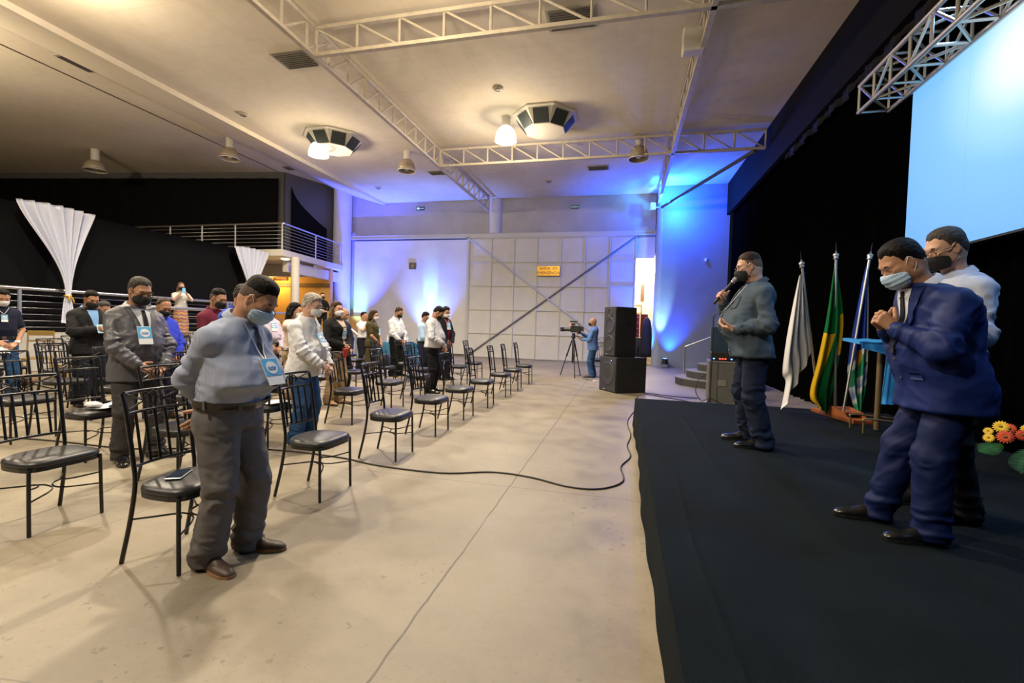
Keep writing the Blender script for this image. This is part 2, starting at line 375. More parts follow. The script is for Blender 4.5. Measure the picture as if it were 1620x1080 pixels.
fence('steel_railing', [(-11.0, 15.75, .86), (-9.85, 15.75, .0)], .95, 2, 'sloping steel stair handrail lit blue beside the left end wall', [.02, .97])
e = fence('balcony_railing', [(-29, 14.88, 4.06), (-12.5, 14.88, 4.06)], .98, 6, 'long straight railing with thin wires along the front of the balcony', [.2, .3, .395, .49, .585, .68, .775, .87, .998], .03)
for c in [c for c in SC.collection.objects if c.parent == e and c.name.startswith('post')]: c.data.materials[0] = mat('cream_post', (.62, .60, .55), .5)
e = fence('balcony_railing', [(-12.5, 14.9, 4.06), (-13.02, 19.35, 4.06)], .98, 7, 'angled end section of balcony railing running back to the left column', [.5, .97], .03)
for c in [c for c in SC.collection.objects if c.parent == e and c.name.startswith('post')]: c.data.materials[0] = MATS['cream_post']
# tied white curtains
def tied(y0, y1, ytie, z1, ztie, zend, label, x=XF+.07):
    e = thing('tied_curtain', (x, ytie, zend), 0, label, 'curtain')
    nj, ni = 40, 74; P_ = []
    def fan(u, v):      # u across 0..1, v down 0..1 to the tie
        yt = y0+(y1-y0)*u; yb = ytie+(u-.5)*.11; f = v**1.0
        b = 1-(1-v)**1.0; pinch = math.sin(v*PI/2)**(1.35 if u < .5 else 1.15)
        y = yt*(1-pinch)+yb*pinch; z = z1+(ztie-z1)*v + (.05*math.sin(u*PI))*(1-v)
        return y, z
    for i in range(ni+1):
        u = i/ni; row = []
        for j in range(nj+1):
            v = j/nj; y, z = fan(u, v); wd = (1-v)*.9+.12
            px = .10*wd*math.sin(u*2*PI*6.3+v*1.0+1.1*math.sin(u*9))+.022*wd*math.sin(u*2*PI*17+2+2*v)+.07
            row.append((px, y-ytie, z-zend))
        P_.append(row)
    g = G(); g.sheet(P_, .006); g.build('cloth', SHEER, e, True)
    P_ = []
    for i in range(25):
        u = i/24; row = []
        for j in range(9):
            v = j/8; yy = (u-.5)*(.10+.22*v**.7)+.03*v; row.append((.05+.03*math.sin(u*2*PI*5), yy, (ztie-zend)*(1-v)-.04*u*v))
        P_.append(row)
    g = G(); g.sheet(P_, .006); g.build('tail', SHEER, e, True)
    g = G(); g.tube([(.06+.055*math.cos(a), .06*math.sin(a), ztie-zend+.01*math.sin(3*a)) for a in np.linspace(0, 2*PI, 20, endpoint=False)], .02, 8, closed=True)
    g.tube(spline([(.11, .0, ztie-zend), (.13, .06, ztie-zend-.07), (.12, .09, ztie-zend-.15)]), .018, 6); g.tube(spline([(.11, .0, ztie-zend), (.13, -.02, ztie-zend-.06), (.12, -.03, ztie-zend-.12)]), .018, 6)
    g.build('tie_ribbon', mat('gold_ribbon', (.62, .36, .04), .35), e, True)
tied(7.42, 8.95, 8.42, 3.93, 1.85, 1.2, 'large white curtain gathered by a gold ribbon, at left end of black partition')
tied(13.35, 14.86, 14.15, 3.93, 1.9, 1.2, 'smaller white gathered curtain near the balcony end of the black partition')
# ---------------- sliding emergency door
XD0, XD1, ZD = -6.86, .40, 5.36
e = thing('sliding_door', ((XD0+XD1)/2, 19.93, 0), 0, 'huge grey sliding door with welded grid, diagonal braces and brass sign', 'door')
cx = (XD0+XD1)/2; hw = (XD1-XD0)/2
g = G(); g.box((0, 0, ZD/2+.03), (2*hw, .05, ZD-.06)); g.build('panel', PANEL, e)
FR = mat('door_frame_paint', (.50, .50, .48), .45)
g = G()
for k in range(8):
    x = -hw+2*hw*k/7; g.box((x, -.045, ZD/2+.02), (.045, .05, ZD-.05))
for k in range(6):
    z = .04+(ZD-.07)*k/5; g.box((0, -.043, z), (2*hw, .045, .045))
g.build('grid_frame', FR, e)
for sgn, m in ((1, FR), (-1, mat('dark_brace', (.20, .20, .20), .4, .3))):
    a = Vector((-sgn*hw, -.09-.01*sgn, ZD-.05)); b = Vector((sgn*hw, -.09-.01*sgn, .05)); g = G(); g.tube([a, b], .035, 6); g.build('brace', m, e)
g = G(); g.box((-3.22-cx, -.15, 3.87), (1.0, .03, .42), bev=.008); s_ = g.build('sign_plate', mat('brass', (.72, .42, .07), .32, .7), e); s_['label'] = 'brass plate lettered in dark red'
def text(body, loc, size, m, parent=None, name='lettering', rx=PI/2, rz=0, sx=1, ext=.004):
    cu = bpy.data.curves.new(name, 'FONT'); cu.body = body; cu.size = size; cu.align_x = 'CENTER'; cu.align_y = 'CENTER'; cu.extrude = ext
    o = bpy.data.objects.new(name, cu); SC.collection.objects.link(o); cu.materials.append(m)
    dg = bpy.context.evaluated_depsgraph_get(); me = bpy.data.meshes.new_from_object(o.evaluated_get(dg)); bpy.data.objects.remove(o)
    o = bpy.data.objects.new(name, me); SC.collection.objects.link(o); o.location = loc; o.rotation_euler = (rx, 0, rz); o.scale = (sx, 1, 1)
    if not me.materials: me.materials.append(m)
    if parent: o.parent = parent
    return o
RED = mat('dark_red_letters', (.10, .012, .01), .5)
a = text('SAÍDA  DE', (-3.22-cx, -.168, 3.97), .15, RED, e, sx=1.15); b = text('EMERGÊNCIA', (-3.22-cx, -.168, 3.78), .15, RED, e, sx=1.1)
g = G(); g.box((-5.9, 19.93, 5.46), (14.2, .14, .16)); g.box((-5.9, 19.86, 5.38), (14.2, .04, .05)); struct('trim_door_track', g, FR)
g = G(); g.box((-9.8, 20.0, 2.7), (5.85, .06, 5.2)); struct('wall_fixed_panel', g, WALL)
g = G(); g.box((-6.93, 19.92, 2.7), (.09, .16, 5.4)); struct('trim_door_jamb', g, FR)
def plate(name, x, z, wd, hd, m, label, cat, y=19.96, txt=None, tm=None, ts=.1, frame=None):
    g = G(); g.box((0, 0, 0), (wd, .03, hd), bev=.006); o = g.build(name, m); o.location = (x, y, z); tag(o, label, cat)
    if txt: text(txt, (0, -.018, 0), ts, tm, o)
    return o
GREEN = mat('exit_sign_green', (.0, .09, .045), .4); WHT = mat('sign_white', (.8, .85, .8), .5, emit=(.6, .9, .7), es=.35)
plate('exit_sign', -2.2, 6.65, .34, .16, GREEN, 'small green exit sign on the upper wall above the sliding door', 'sign', y=20.083, txt='SAÍDA', tm=WHT, ts=.11)
o = plate('exit_sign', -9.4, 6.8, .42, .16, GREEN, 'small green sign with running figure and arrow high on the blue-lit wall', 'sign', y=20.083)
g = G(); g.box((-.1, -.02, 0), (.13, .01, .09)); g.box((.0, -.02, 0), (.08, .008, .02)); g.box((.1, -.02, 0), (.1, .01, .02)); g.add([(.13, -.026, .04), (.13, -.026, -.04), (.18, -.026, 0)], [(0, 1, 2)]); g.build('symbol', WHT, o)
o = plate('wall_plaque', -9.66, 4.12, .36, .30, mat('black_plaque', (.02, .018, .015), .35), 'square black plaque with gold ring on the blue-lit panel wall', 'sign', y=19.95)
g = G(); g.tube([(.07*math.cos(a), -.02, .07*math.sin(a)) for a in np.linspace(0, 2*PI, 16, endpoint=False)], .012, 6, closed=True); g.box((0, -.02, 0), (.05, .01, .04)); g.build('emblem', mat('gold', (.55, .35, .08), .4, .6), o)
o = plate('direction_sign', -15.62, 3.36, .78, .22, mat('brown_sign', (.07, .02, .012), .5), 'small dark brown sign with pale letters on the ochre wall below the balcony', 'sign', y=18.48, txt='SANITÁRIOS', tm=mat('pale_letters', (.30, .22, .14), .5), ts=.105)
# opening beside the sliding door: lit corridor behind
g = G(); g.box((.8, 22.6, 2.3), (2.4, .1, 4.7)); g.box((-.35, 21.4, 2.3), (.1, 2.4, 4.7)); g.box((1.95, 21.4, 2.3), (.1, 2.4, 4.7)); g.box((.8, 21.4, 4.62), (2.4, 2.4, .1)); struct('wall_corridor', g, mat('corridor_white', (.75, .70, .60), .7))
g = G(); g.box((.78, 20.15, 4.88), (.78, .1, .9)); struct('trim_lintel', g, WALL)
RB = mat('red_board', (.22, .015, .012), .5)
e = thing('locker_panel', (.7, 20.75, 0), 0, 'dark red double notice board standing in the lit corridor opening', 'board')
for k in (-.17, .17):
    g = G(); g.box((k, 0, 1.62), (.3, .05, 1.0)); g.build('board', RB, e)
    for z in (1.25, 1.5, 1.75, 2.0): g = G(); g.box((k+.08, -.035, z), (.03, .02, .03)); g.build('clip', mat('white_clip', (.7, .7, .7), .5), e)
g = G(); g.box((0, .03, .55), (.68, .05, 1.1)); g.build('lower_panel', mat('green_grey', (.10, .12, .10), .6), e)
g = G(); P_ = []
for i in range(30):
    a = 2*PI*i/30; P_.append(a)
g.loft([[(.97+r*(1+.25*math.sin(5*a+z))*math.cos(a), 20.45+r*.6*math.sin(a), z) for a in P_] for r, z in ((.04, 2.0), (.12, 1.85), (.17, 1.5), (.2, 1.0), (.22, .55), (.2, .3))])
tag(g.build('hanging_coat', mat('navy_cloth', (.015, .018, .03), .8), smooth=True), 'dark navy coat hanging at the edge of the lit corridor opening', 'clothing')
g = G(); g.box((.82, 22.5, 3.2), (.16, .06, .75)); tag(g.build('wall_speaker', mat('brown_box', (.10, .05, .02), .6)), 'narrow brown box fixed on the bright corridor wall', 'box')
g = G(); g.box((.55, 22.0, 2.55), (.5, .06, .08)); g.box((.32, 22.0, 1.9), (.06, .06, 1.3)); g.box((.78, 22.0, 1.9), (.06, .06, 1.3)); g.box((.55, 22.0, 2.2), (.5, .06, .06)); tag(g.build('wooden_frame', mat('light_wood', (.5, .28, .09), .5)), 'pale wooden frame standing inside the bright corridor', 'frame')
# par can uplights
def par(x, y, label, tx=0):
    e = thing('uplight', (x, y, 0), 0, label, 'lamp', 'uplights on the floor by the end wall')
    g = G(); g.lathe([(.11, 0), (.115, .2), (.09, .22)], (0, 0, .14), 16); g.build('housing', RUBBER, e, True, 40)
    g = G(); g.tube([(-.13, 0, .25), (-.13, 0, .02), (.13, 0, .02), (.13, 0, .25)], .012, 6); g.build('yoke', RUBBER, e)
    g = G(); g.lathe([(.001, 0), (.085, 0)], (0, 0, .365), 16, cap=False); g.build('lens', mat('blue_lens', (.3, .6, 1), emit=(.2, .55, 1), es=6), e)
par(1.62, 18.75, 'black uplight on the floor at the foot of the blue-lit column'); par(-8.75, 19.3, 'black uplight on the floor behind the man in black trousers'); par(-12.3, 18.9, 'black uplight on the floor in the left corner of the end wall')
# ---------------- right side: valance, velvet curtains
g = G(); g.box((3.74, 7.0, 6.5), (.12, 26, 1.2)); struct('wall_valance', g, mat('dark_valance', (.008, .0075, .007), .9, spec=.1))
g = G(); g.sheet(drape([(3.95, -5), (3.95, 19.1)], .0, 6.3, .07, 3.2, 10), -.01); tag(g.build('velvet_curtain', DRAPE2, smooth=True), 'tall pleated black velvet curtain covering the whole right side of the stage', 'curtain')
g = G(); g.sheet([[(3.78+.03*math.sin(y*9+k)+.02*math.sin(y*23), y, 5.92-.09*k+.03*math.sin(y*5)) for k in range(3)] for y in np.arange(3, 13, .08)], .01); tag(g.build('curtain_heading', mat('worn_velvet', (.010, .010, .010), .8, spec=.2), smooth=True), 'gathered upper edge of the black curtain under the dark valance', 'curtain')
g = G(); g.box((4.15, 7, 3.5), (.1, 26, 7.2)); struct('wall_right', g, DRAPE2)
# ---------------- stage
HS = .36
g = G(); P_ = []
x0, x1, y0, y1 = .22, 3.62, -3.0, 7.45
def crease(x, y): return .011*math.exp(-((x-(.62+.055*(7.2-y)+.05*math.sin(y*1.3)))/.018)**2)*max(0, min(1, (y-3.0)/2, (6.8-y)/1.2))+.008*math.exp(-((x-(1.55+.20*(3.6-y)))/.02)**2)*max(0, min(1, (y-.5), (4.4-y)))+.008*math.exp(-((x-(.40+.02*math.sin(y*2)))/.012)**2)*max(0, min(1, (4.2-y)))
tp = [[(x0+(x1-x0)*i/260, y0+(y1-y0)*j/90, HS+crease(x0+(x1-x0)*i/260, y0+(y1-y0)*j/90)+.006*noise.noise(Vector((i*.08, j*.12, 1)))+.003*noise.noise(Vector((i*.023, j*.5, 3)))) for j in range(91)] for i in range(261)]
g.sheet(tp)
side = [[(x0-.02*k/6-.012*k/6*math.sin(y*2.1)-.006*math.sin(y*9)*k/6, y, HS*(1-k/6)) for y in np.linspace(y0, y1, 160)] for k in range(7)]; g.sheet(side)
back = [[(x, y1+.01*k/6*math.sin(x*5), HS*(1-k/6)) for x in np.linspace(x0, x1, 50)] for k in range(7)]; g.sheet(back)
struct('floor_stage', g, CARPET, smooth=True, auto=35)
# ---------------- LED screen
e = thing('led_screen', (3.62, 4.0, 2.46), 0, 'huge glowing pale blue LED screen hung in front of the black curtain', 'screen')
t = NT('led_picture', .5); 
dy_ = t.math('SUBTRACT', t.y, 1.35); dz_ = t.math('SUBTRACT', t.z, 1.75)
rad = t.math('SQRT', t.math('ADD', t.math('MULTIPLY', dy_, dy_), t.math('MULTIPLY', t.math('MULTIPLY', dz_, dz_), 1.6)))
colr = t.ramp(t.math('DIVIDE', rad, 3.2), [(0, (1, 1, 1)), (.12, (.85, 1, 1)), (.25, (.40, .77, 1)), (.42, (.22, .57, .96)), (1, (.12, .38, .85))])
seam = t.math('LESS_THAN', t.math('ABSOLUTE', t.math('SUBTRACT', t.y, 2.15)), .003); colr = t.mix(t.math('MULTIPLY', seam, .3), colr, (.1, .3, .6))
t.L.new(colr, t.b.inputs['Emission Color']); t.b.inputs['Emission Strength'].default_value = 1.05; t.col((.02, .02, .02))
g = G(); g.add([(-.03, -3.5, .02), (-.03, 3.2, .02), (-.03, 3.2, 2.2), (-.03, -3.5, 2.2)], [(0, 3, 2, 1)]); g.build('display', t.m, e)
g = G(); g.box((.03, -.15, 1.11), (.1, 6.74, 2.22)); g.build('cabinet', RUBBER, e)
# box truss over the screen
e = thing('box_truss', (3.16, 7.65, 4.62), 0, 'grey aluminium box truss above the top edge of the LED screen', 'truss')
S = .37
for nm, (a, b) in {'a': (0, 0), 'b': (S, 0), 'c': (0, S), 'd': (S, S)}.items():
    g = G(); g.tube([(a, 0, b), (a, -9, b)], .030, 10); g.build('chord', ALU, e, True, 50)
for k in range(23):
    y = -.4*k; g = G()
    for a in (0, S):
        g.tube([(a, y, 0), (a, y-.4, S)] if k % 2 else [(a, y, S), (a, y-.4, 0)], .018, 6); g.tube([(a, y, 0), (a, y, S)], .018, 6)
    for b in (0, S):
        g.tube([(0, y, b), (S, y-.4, b)] if k % 2 else [(S, y, b), (0, y-.4, b)], .018, 6); g.tube([(0, y, b), (S, y, b)], .018, 6)
    g.build('lacing', ALU, e, True, 50)
# ---------------- roof trusses
def truss(name, a, b, zb, zt, n, label, rev=False, both=False):
    a = Vector(a); b = Vector(b); e = thing(name, (a.x, a.y, zb), 0, label, 'truss', None); L_ = (b-a)
    h = zt-zb; up = Vector((0, 0, h)); s_ = L_.normalized().cross(Vector((0, 0, 1)))*.0
    for nm, o_ in (('bottom_chord', Vector((0, 0, 0))), ('top_chord', up)):
        g = G(); M = Matrix.Rotation(math.atan2(L_.y, L_.x), 3, 'Z'); g.box(L_/2+o_, (L_.length, .09, .065), M); g.build(nm, TRUSSM, e)
    for k in range(n+1):
        p = L_*(k/n); g = G(); g.tube([p, p+up], .027, 6); g.build('post', TRUSSM, e)
    for k in range(n):
        p = L_*(k/n); q = L_*((k+1)/n); g = G(); g.tube([p+up, q] if not rev else [p, q+up], .022, 6); g.build('diagonal', TRUSSM, e)
    return e
truss('roof_truss', (-5.95, -3, 0), (-5.95, 19.6, 0), 6.5, 7.02, 34, 'long cream steel roof truss running away left of centre', rev=True)
truss('roof_truss', (1.2, -3, 0), (1.2, 19.2, 0), 6.5, 7.02, 32, 'long cream steel roof truss running away on the stage side')
truss('roof_truss', (-5.9, 7.85, 0), (3.65, 7.85, 0), 6.5, 7.0, 11, 'nearer cross truss of cream steel at the top of the picture')
truss('roof_truss', (-5.9, 14.0, 0), (3.6, 14.0, 0), 6.5, 7.0, 12, 'farther cross truss of cream steel in front of the lit lamp')
g = G(); a = Vector((3.35, 14.0, 6.45)); b = Vector((1.28, 18.6, 6.15)); g.tube([a, b], .055, 8); g.tube([a+Vector((.1, .05, .05)), b+Vector((.1, .05, .05))], .035, 8)
tag(g.build('diagonal_tube', mat('dark_tube', (.06, .05, .045), .5), smooth=True, auto=50), 'dark diagonal steel tube under the stage-side roof truss', 'beam')
g = G(); g.box((1.05, 9.0, 6.66), (.38, .25, .42), bev=.02); tag(g.build('junction_box', mat('white_box', (.62, .58, .52), .5)), 'white square box hung on the stage-side roof truss', 'box')
# ---------------- high bay lamps
def bay(x, y, z, lit, label, zc=7.1, sc=1.12):
    e = thing('high_bay_lamp', (x, y, z), 0, label, 'lamp', 'high bay lamps under the ceiling')
    g = G(); e.scale = (sc, sc, 1); g.lathe([(.1, .36), (.1, zc-z)], (0, 0, 0), 16); g.build('stem', mat('lamp_stem', (.6, .56, .5), .5), e, True, 40)
    gm = mat('lamp_glass_lit', (1, .9, .7), .3, emit=(1, .93, .75), es=30) if lit else mat('lamp_acrylic', (.34, .27, .20), .25, spec=.7)
    g = G(); g.lathe([(.10, .38), (.13, .36), (.2, .27), (.245, .13), (.26, 0), (.25, 0), (.235, .13), (.19, .26), (.12, .34), (.001, .35)], (0, 0, 0), 28, cap=False); g.build('shade', mat('lamp_acrylic_lit', (.8, .7, .5), .3, emit=(1, .90, .68), es=7) if lit else mat('lamp_acrylic', (.34, .27, .20), .25, spec=.7), e, True)
    g = G(); g.tube([(.26*math.cos(a), .26*math.sin(a), 0) for a in np.linspace(0, 2*PI, 28, endpoint=False)], .012, 6, closed=True); g.build('rim', mat('lamp_rim', (.75, .72, .68), .3), e, True)
    g = G(); g.ball((0, 0, .14), (.09, .09, .12) if not lit else (.2, .2, .1)); b = g.build('bulb', gm if lit else mat('bulb_off', (.75, .72, .65), .2), e, True)
bay(-20.3, 13.9, 7.05, False, 'unlit lamp farthest left, over the dark balcony side', 7.85, 1.45)
bay(-13.9, 13.84, 7.12, False, 'unlit lamp beside the sloping ceiling strip, left of the left lit lamp', 7.85, 1.25)
bay(-7.14, 14.15, 6.45, False, 'unlit lamp just left of the long roof truss')
bay(.26, 14.2, 6.45, False, 'unlit lamp beside the stage-side roof truss')
bay(-9.19, 12.4, 6.45, True, 'brightly lit lamp under the left eight-sided ceiling vent')
bay(-3.28, 12.27, 6.45, True, 'brightly lit lamp left of the right eight-sided ceiling vent')
for o in [o for o in SC.collection.objects if o.name.startswith('bulb') and o.data.materials[0].name == 'lamp_glass_lit']: pass
# ---------------- ceiling fittings
def vent(x, y, label, z=7.1, wd=.75, hd=.42, rz=0):
    e = thing('ceiling_vent', (x, y, z-.03), rz, label, 'vent', 'rectangular ceiling vents')
    g = G(); g.box((0, 0, .015), (wd, hd, .03)); g.build('frame', mat('vent_frame', (.34, .31, .26), .6), e)
    g = G()
    for k in range(9): g.box((0, -hd/2+.05+k*(hd-.1)/8, -.012), (wd-.1, .018, .02), Matrix.Rotation(.6, 3, 'X'))
    g.build('louvre', mat('vent_dark', (.10, .09, .08), .6), e)
vent(-13.8, 9.05, 'dark ceiling vent farthest left beside the sloping ceiling strip', 7.85, wd=.8, rz=PI/2); vent(-7.13, 8.8, 'striped ceiling vent left of the nearer cross truss', wd=.85, hd=.62); vent(-1.12, 8.6, 'ceiling vent above the nearer cross truss near top centre', wd=.9, hd=.6)
vent(-6.9, 16.25, 'pale ceiling vent beside the long truss near the end wall'); vent(-1.05, 16.6, 'ceiling vent right of centre beyond the farther cross truss'); vent(-13.85, 16.9, 'small dark ceiling vent above the balcony corner', 7.85, wd=.6)
def octvent(x, y, label):
    e = thing('ceiling_diffuser', (x, y, 7.1), 0, label, 'vent', 'eight-sided ceiling diffusers')
    def ring(r, z, ph=PI/8): return [(r*math.cos(ph+k*PI/4), r*math.sin(ph+k*PI/4), z) for k in range(8)]
    W2 = mat('diffuser_cream', (.60, .56, .48), .6)
    g = G(); g.loft([ring(.92, 0), ring(.92, -.04), ring(.84, -.06), ring(.56, -.38)][::-1]); g.build('hood', W2, e)
    for k in range(8):
        a = k*PI/4; d = Vector((math.cos(a), math.sin(a), 0)); s_ = Vector((-d.y, d.x, 0))
        p0 = d*.765+Vector((0, 0, -.075)); p1 = d*.53+Vector((0, 0, -.36)); nrm = (p0-p1).cross(s_).normalized()
        if nrm.z > 0: nrm = -nrm
        P_ = [p0-s_*.20, p0+s_*.20, p1+s_*.205, p1-s_*.205]; g = G(); g.loft([[q+nrm*.012 for q in P_], [q-nrm*.01 for q in P_]]); 
        g.build('grille', mat('grille_dark', (.03, .04, .04), .7), e)
octvent(-8.9, 12.75, 'octagonal ceiling diffuser with dark grilles above the left lit lamp'); octvent(-2.25, 12.5, 'octagonal ceiling diffuser with dark grilles right of the lit centre lamp')
for x, y, lb in ((-10.45, 10.85, 'on the ceiling left of the octagonal diffusers'), (-3.11, 10.77, 'above the right octagonal diffuser'), (-3.01, 17.85, 'beyond the farther cross truss'), (-10.2, 17.66, 'over the blue-lit left corner')):
    e = thing('smoke_detector', (x, y, 7.1), 0, 'small round ceiling fitting '+lb, 'detector', 'small round ceiling fittings')
    g = G(); g.lathe([(.001, -.05), (.09, -.05), (.13, -.02), (.13, 0)][::1], (0, 0, 0), 18, cap=False); g.build('body', mat('det_cream', (.45, .40, .34), .5), e, True, 40)
    g = G(); g.lathe([(.05, -.055), (.06, -.065), (.07, -.055)], (0, 0, 0), 18, cap=False); g.build('ring', mat('det_dark', (.08, .07, .06), .4), e, True)
g = G(); g.tube([(.95, 19.02, 6.3), (1.2, 19.22, 6.3)], .015, 6); g.box((.95, 19.0, 6.3), (.22, .16, .26), Matrix.Rotation(.4, 3, 'Z'), bev=.02); tag(g.build('floodlight', mat('white_fitting', (.75, .78, .8), .4)), 'small white floodlight high beside the blue-lit column', 'lamp')
g = G(); g.ball((3.0, 19.05, 4.2), .07); tag(g.build('wall_fitting', mat('white_fitting'), smooth=True), 'tiny round fitting on the blue-lit wall next to the curtain', 'fitting')
# ------------------------------------------------------------------ chairs
def make_chair(kind):
    e = thing('dining_chair', (0, 0, 0), 0, 'x', 'chair'); e.name = 'dining_chair'
    hw_ = .185 if kind == 'oval' else .165; zt = .975 if kind == 'oval' else 1.01
    B = BLACKMETAL
    for s_ in (-1, 1):
        g = G(); g.tube([(.19, s_*.20, .43), (.195, s_*.203, .2), (.2, s_*.205, .004)], .0115, 8); g.build('front_leg', B, e, True, 50)
        g = G(); g.tube(spline([(-.22, s_*.20, .004), (-.165, s_*.193, .25), (-.14, s_*hw_, .46), (-.155, s_*hw_, .6), (-.20, s_*(hw_+.005), zt-.1), (-.225, s_*(hw_+.008), zt)], 5), .0125, 8); g.build('rear_leg', B, e, True, 50)
    def bx(y, z):    # the back's curved surface
        t_ = (z-.46)/(zt-.46); return -.14-.085*t_**1.2-.035*(1-(y/hw_)**2)
    zl = .56 if kind == 'oval' else .52; zr = zt-.115
    for z, r in ((zt, .0115), (zr, .010), (zl, .010)):
        g = G(); g.tube([(bx(y, z), y, z) for y in np.linspace(-hw_, hw_, 13)], r, 8); g.build('back_rail', B, e, True, 50)
    ys = np.linspace(-hw_, hw_, 7)[1:-1] if kind == 'oval' else (-.07, -.0, .07)
    for y in ys:
        g = G(); g.tube([(bx(y, z), y, z) for z in np.linspace(zl, zr, 6)], .0085, 6); g.build('spindle', B, e, True, 50)
    g = G(); zc = (zt+zr)/2; hh = (zt-zr)/2
    if kind == 'oval':
        for cy2, ry, rz_ in ((0, .020, hh*.95), (-.022, .034, hh*.7), (.022, .034, hh*.7)):
            g.tube([(bx(cy2+ry*math.cos(a), zc), cy2+ry*math.cos(a), zc+rz_*math.sin(a)) for a in np.linspace(0, 2*PI, 22, endpoint=False)], .0048, 6, closed=True)
        for s_ in (-1, 1):
            for t_ in (-1, 1): g.tube([(bx(s_*y, zc), s_*y, zc+t_*hh*q) for y, q in ((hw_, .95), (.13, .55), (.085, .2), (.05, 0))], .005, 6)
    else:
        g.tube([(bx(.03*math.cos(a)+.09, zc), .09+.03*math.cos(a), zc+hh*.75*math.sin(a)) for a in np.linspace(0, 2*PI, 18, endpoint=False)], .006, 6, closed=True)
        g.tube([(bx(.04*math.cos(a)-.05, zc), -.05+.045*math.cos(a), zc+hh*.5*math.sin(a)) for a in np.linspace(0, 2*PI, 18, endpoint=False)], .006, 6, closed=True)
        for z in (zc-hh*.3, zc+hh*.4): g.tube([(bx(y, z), y, z) for y in np.linspace(-hw_, hw_, 9)], .005, 6)
    g.build('ornament', B, e, True)
    # seat: rounded at the back, square in front
    out = []
    for a in np.linspace(0, 2*PI, 36, endpoint=False):
        c, s_ = math.cos(a), math.sin(a); k = 5.0 if c > 0 else 2.4
        r = (abs(c)**k+abs(s_)**k)**(-1/k); out.append((.02+r*c*(.2 if c > 0 else .185), r*s_*.218))
    def rg(sc, z): return [(x*sc+(1-sc)*.02, y*sc, z) for x, y in out]
    g = G(); g.loft([rg(.93, .425), rg(1.0, .432), rg(1.015, .447), rg(.985, .463), rg(.88, .474), rg(.6, .482), rg(.2, .485)]); g.build('seat', VINYL, e, True, 60)
    g = G(); g.loft([rg(.97, .405), rg(1.0, .405), rg(1.0, .43), rg(.97, .43)], False, True); g.build('seat_frame', B, e)
    for s_ in (-1, 1):   # bowed stretcher rods with a small loop
        g = G(); g.tube(spline([(-.165, s_*.193, .26), (-.06, s_*.12, .265), (.02, s_*.07, .27), (.09, s_*.10, .275), (.195, s_*.2, .30)], 5), .0055, 6)
        g.tube(spline([(.02, s_*.07, .27), (.02, s_*.02, .255), (.07, s_*.01, .24), (.12, s_*.06, .23), (.197, s_*.2, .22)], 5), .0055, 6); g.build('stretcher', B, e, True, 50)
    return e
chairA = make_chair('oval'); index_kids(chairA); chairB = make_chair('tall'); index_kids(chairB)
used = set()
# where people stand in front of their chairs
FEET = [(-2.22, 2.23), (-4.66, 3.55), (-8.1, 5.45), (-6.2, 5.05), (-3.46, 4.6), (-6.6, 7.5), (-5.25, 6.5), (-4.62, 7.0), (-5.6, 8.4), (-6.27, 10.7), (-7.35, 12.05), (-5.9, 11.3), (-4.97, 10.96), (-3.86, 8.95), (-4.4, 11.25), (-9.75, 5.3), (-9.0, 6.25), (-4.62, 4.75), (-5.55, 5.3), (-9.1, 7.45)]
ORD = ['nearest', 'second', 'third', 'fourth', 'fifth', 'sixth', 'seventh', 'eighth', 'ninth', 'tenth', 'eleventh']
ROWN = ['front row beside the aisle', 'second row from the aisle', 'third row from the aisle', 'fourth row from the aisle', 'fifth row from the aisle', 'sixth row from the aisle', 'seventh row from the aisle']
ROWS = {
 0: [2.21, 3.33, 4.49, 5.62, 6.69, 7.79, 9.1, 10.18, 11.4],
 1: [2.30, 3.30, 4.43, 5.82, 6.96, 8.1, 9.25, 10.35, 11.5],
 2: [3.52, 4.65, 5.85, 7.0, 8.15, 9.3, 10.4, 11.6, 12.9],
 3: [2.5, 3.7, 4.85, 6.0, 7.2, 8.35, 9.5, 10.6, 11.8, 13.0],
 4: [3.0, 4.1, 5.25, 6.4, 7.5, 8.65, 9.8, 10.9, 12.1, 13.2],
 5: [3.6, 4.75, 5.9, 7.1, 8.2, 9.4, 10.6, 12.8],
 6: [4.6, 5.8, 7.0, 8.2, 9.5],
}
for r_, ys in ROWS.items():
    for k, y in enumerate(ys):
        tall = y > (7.0 if r_ == 0 else 7.6); src = chairB if tall else chairA
        if src.name in used: c = copy_tree(src)
        else: c = src; used.add(src.name)
        c.location = (-2.44-1.36*r_+random.uniform(-.02, .02), y+random.uniform(-.02, .02)*(r_ > 0), 0); c.rotation_euler = (0, 0, random.uniform(-.05, .05)+(0 if r_ else 0))
        for px_, py_ in FEET:
            if abs(c.location.y-py_) < .46 and -.16 < px_-c.location.x < .42: c.location.x = px_-(.30 if r_ == 0 else .44)
        for px_, py_ in FEET:
            if abs(c.location.y-py_) < .42 and 0 < c.location.x-px_ < .42: c.location.y = py_+(.48 if c.location.y > py_ else -.48)
        c['label'] = ('tall narrow-backed' if tall else 'oval-ornament')+' black metal chair, '+ORD[k]+' from camera in the '+ROWN[r_]
        c['group'] = 'black banquet chairs in rows'
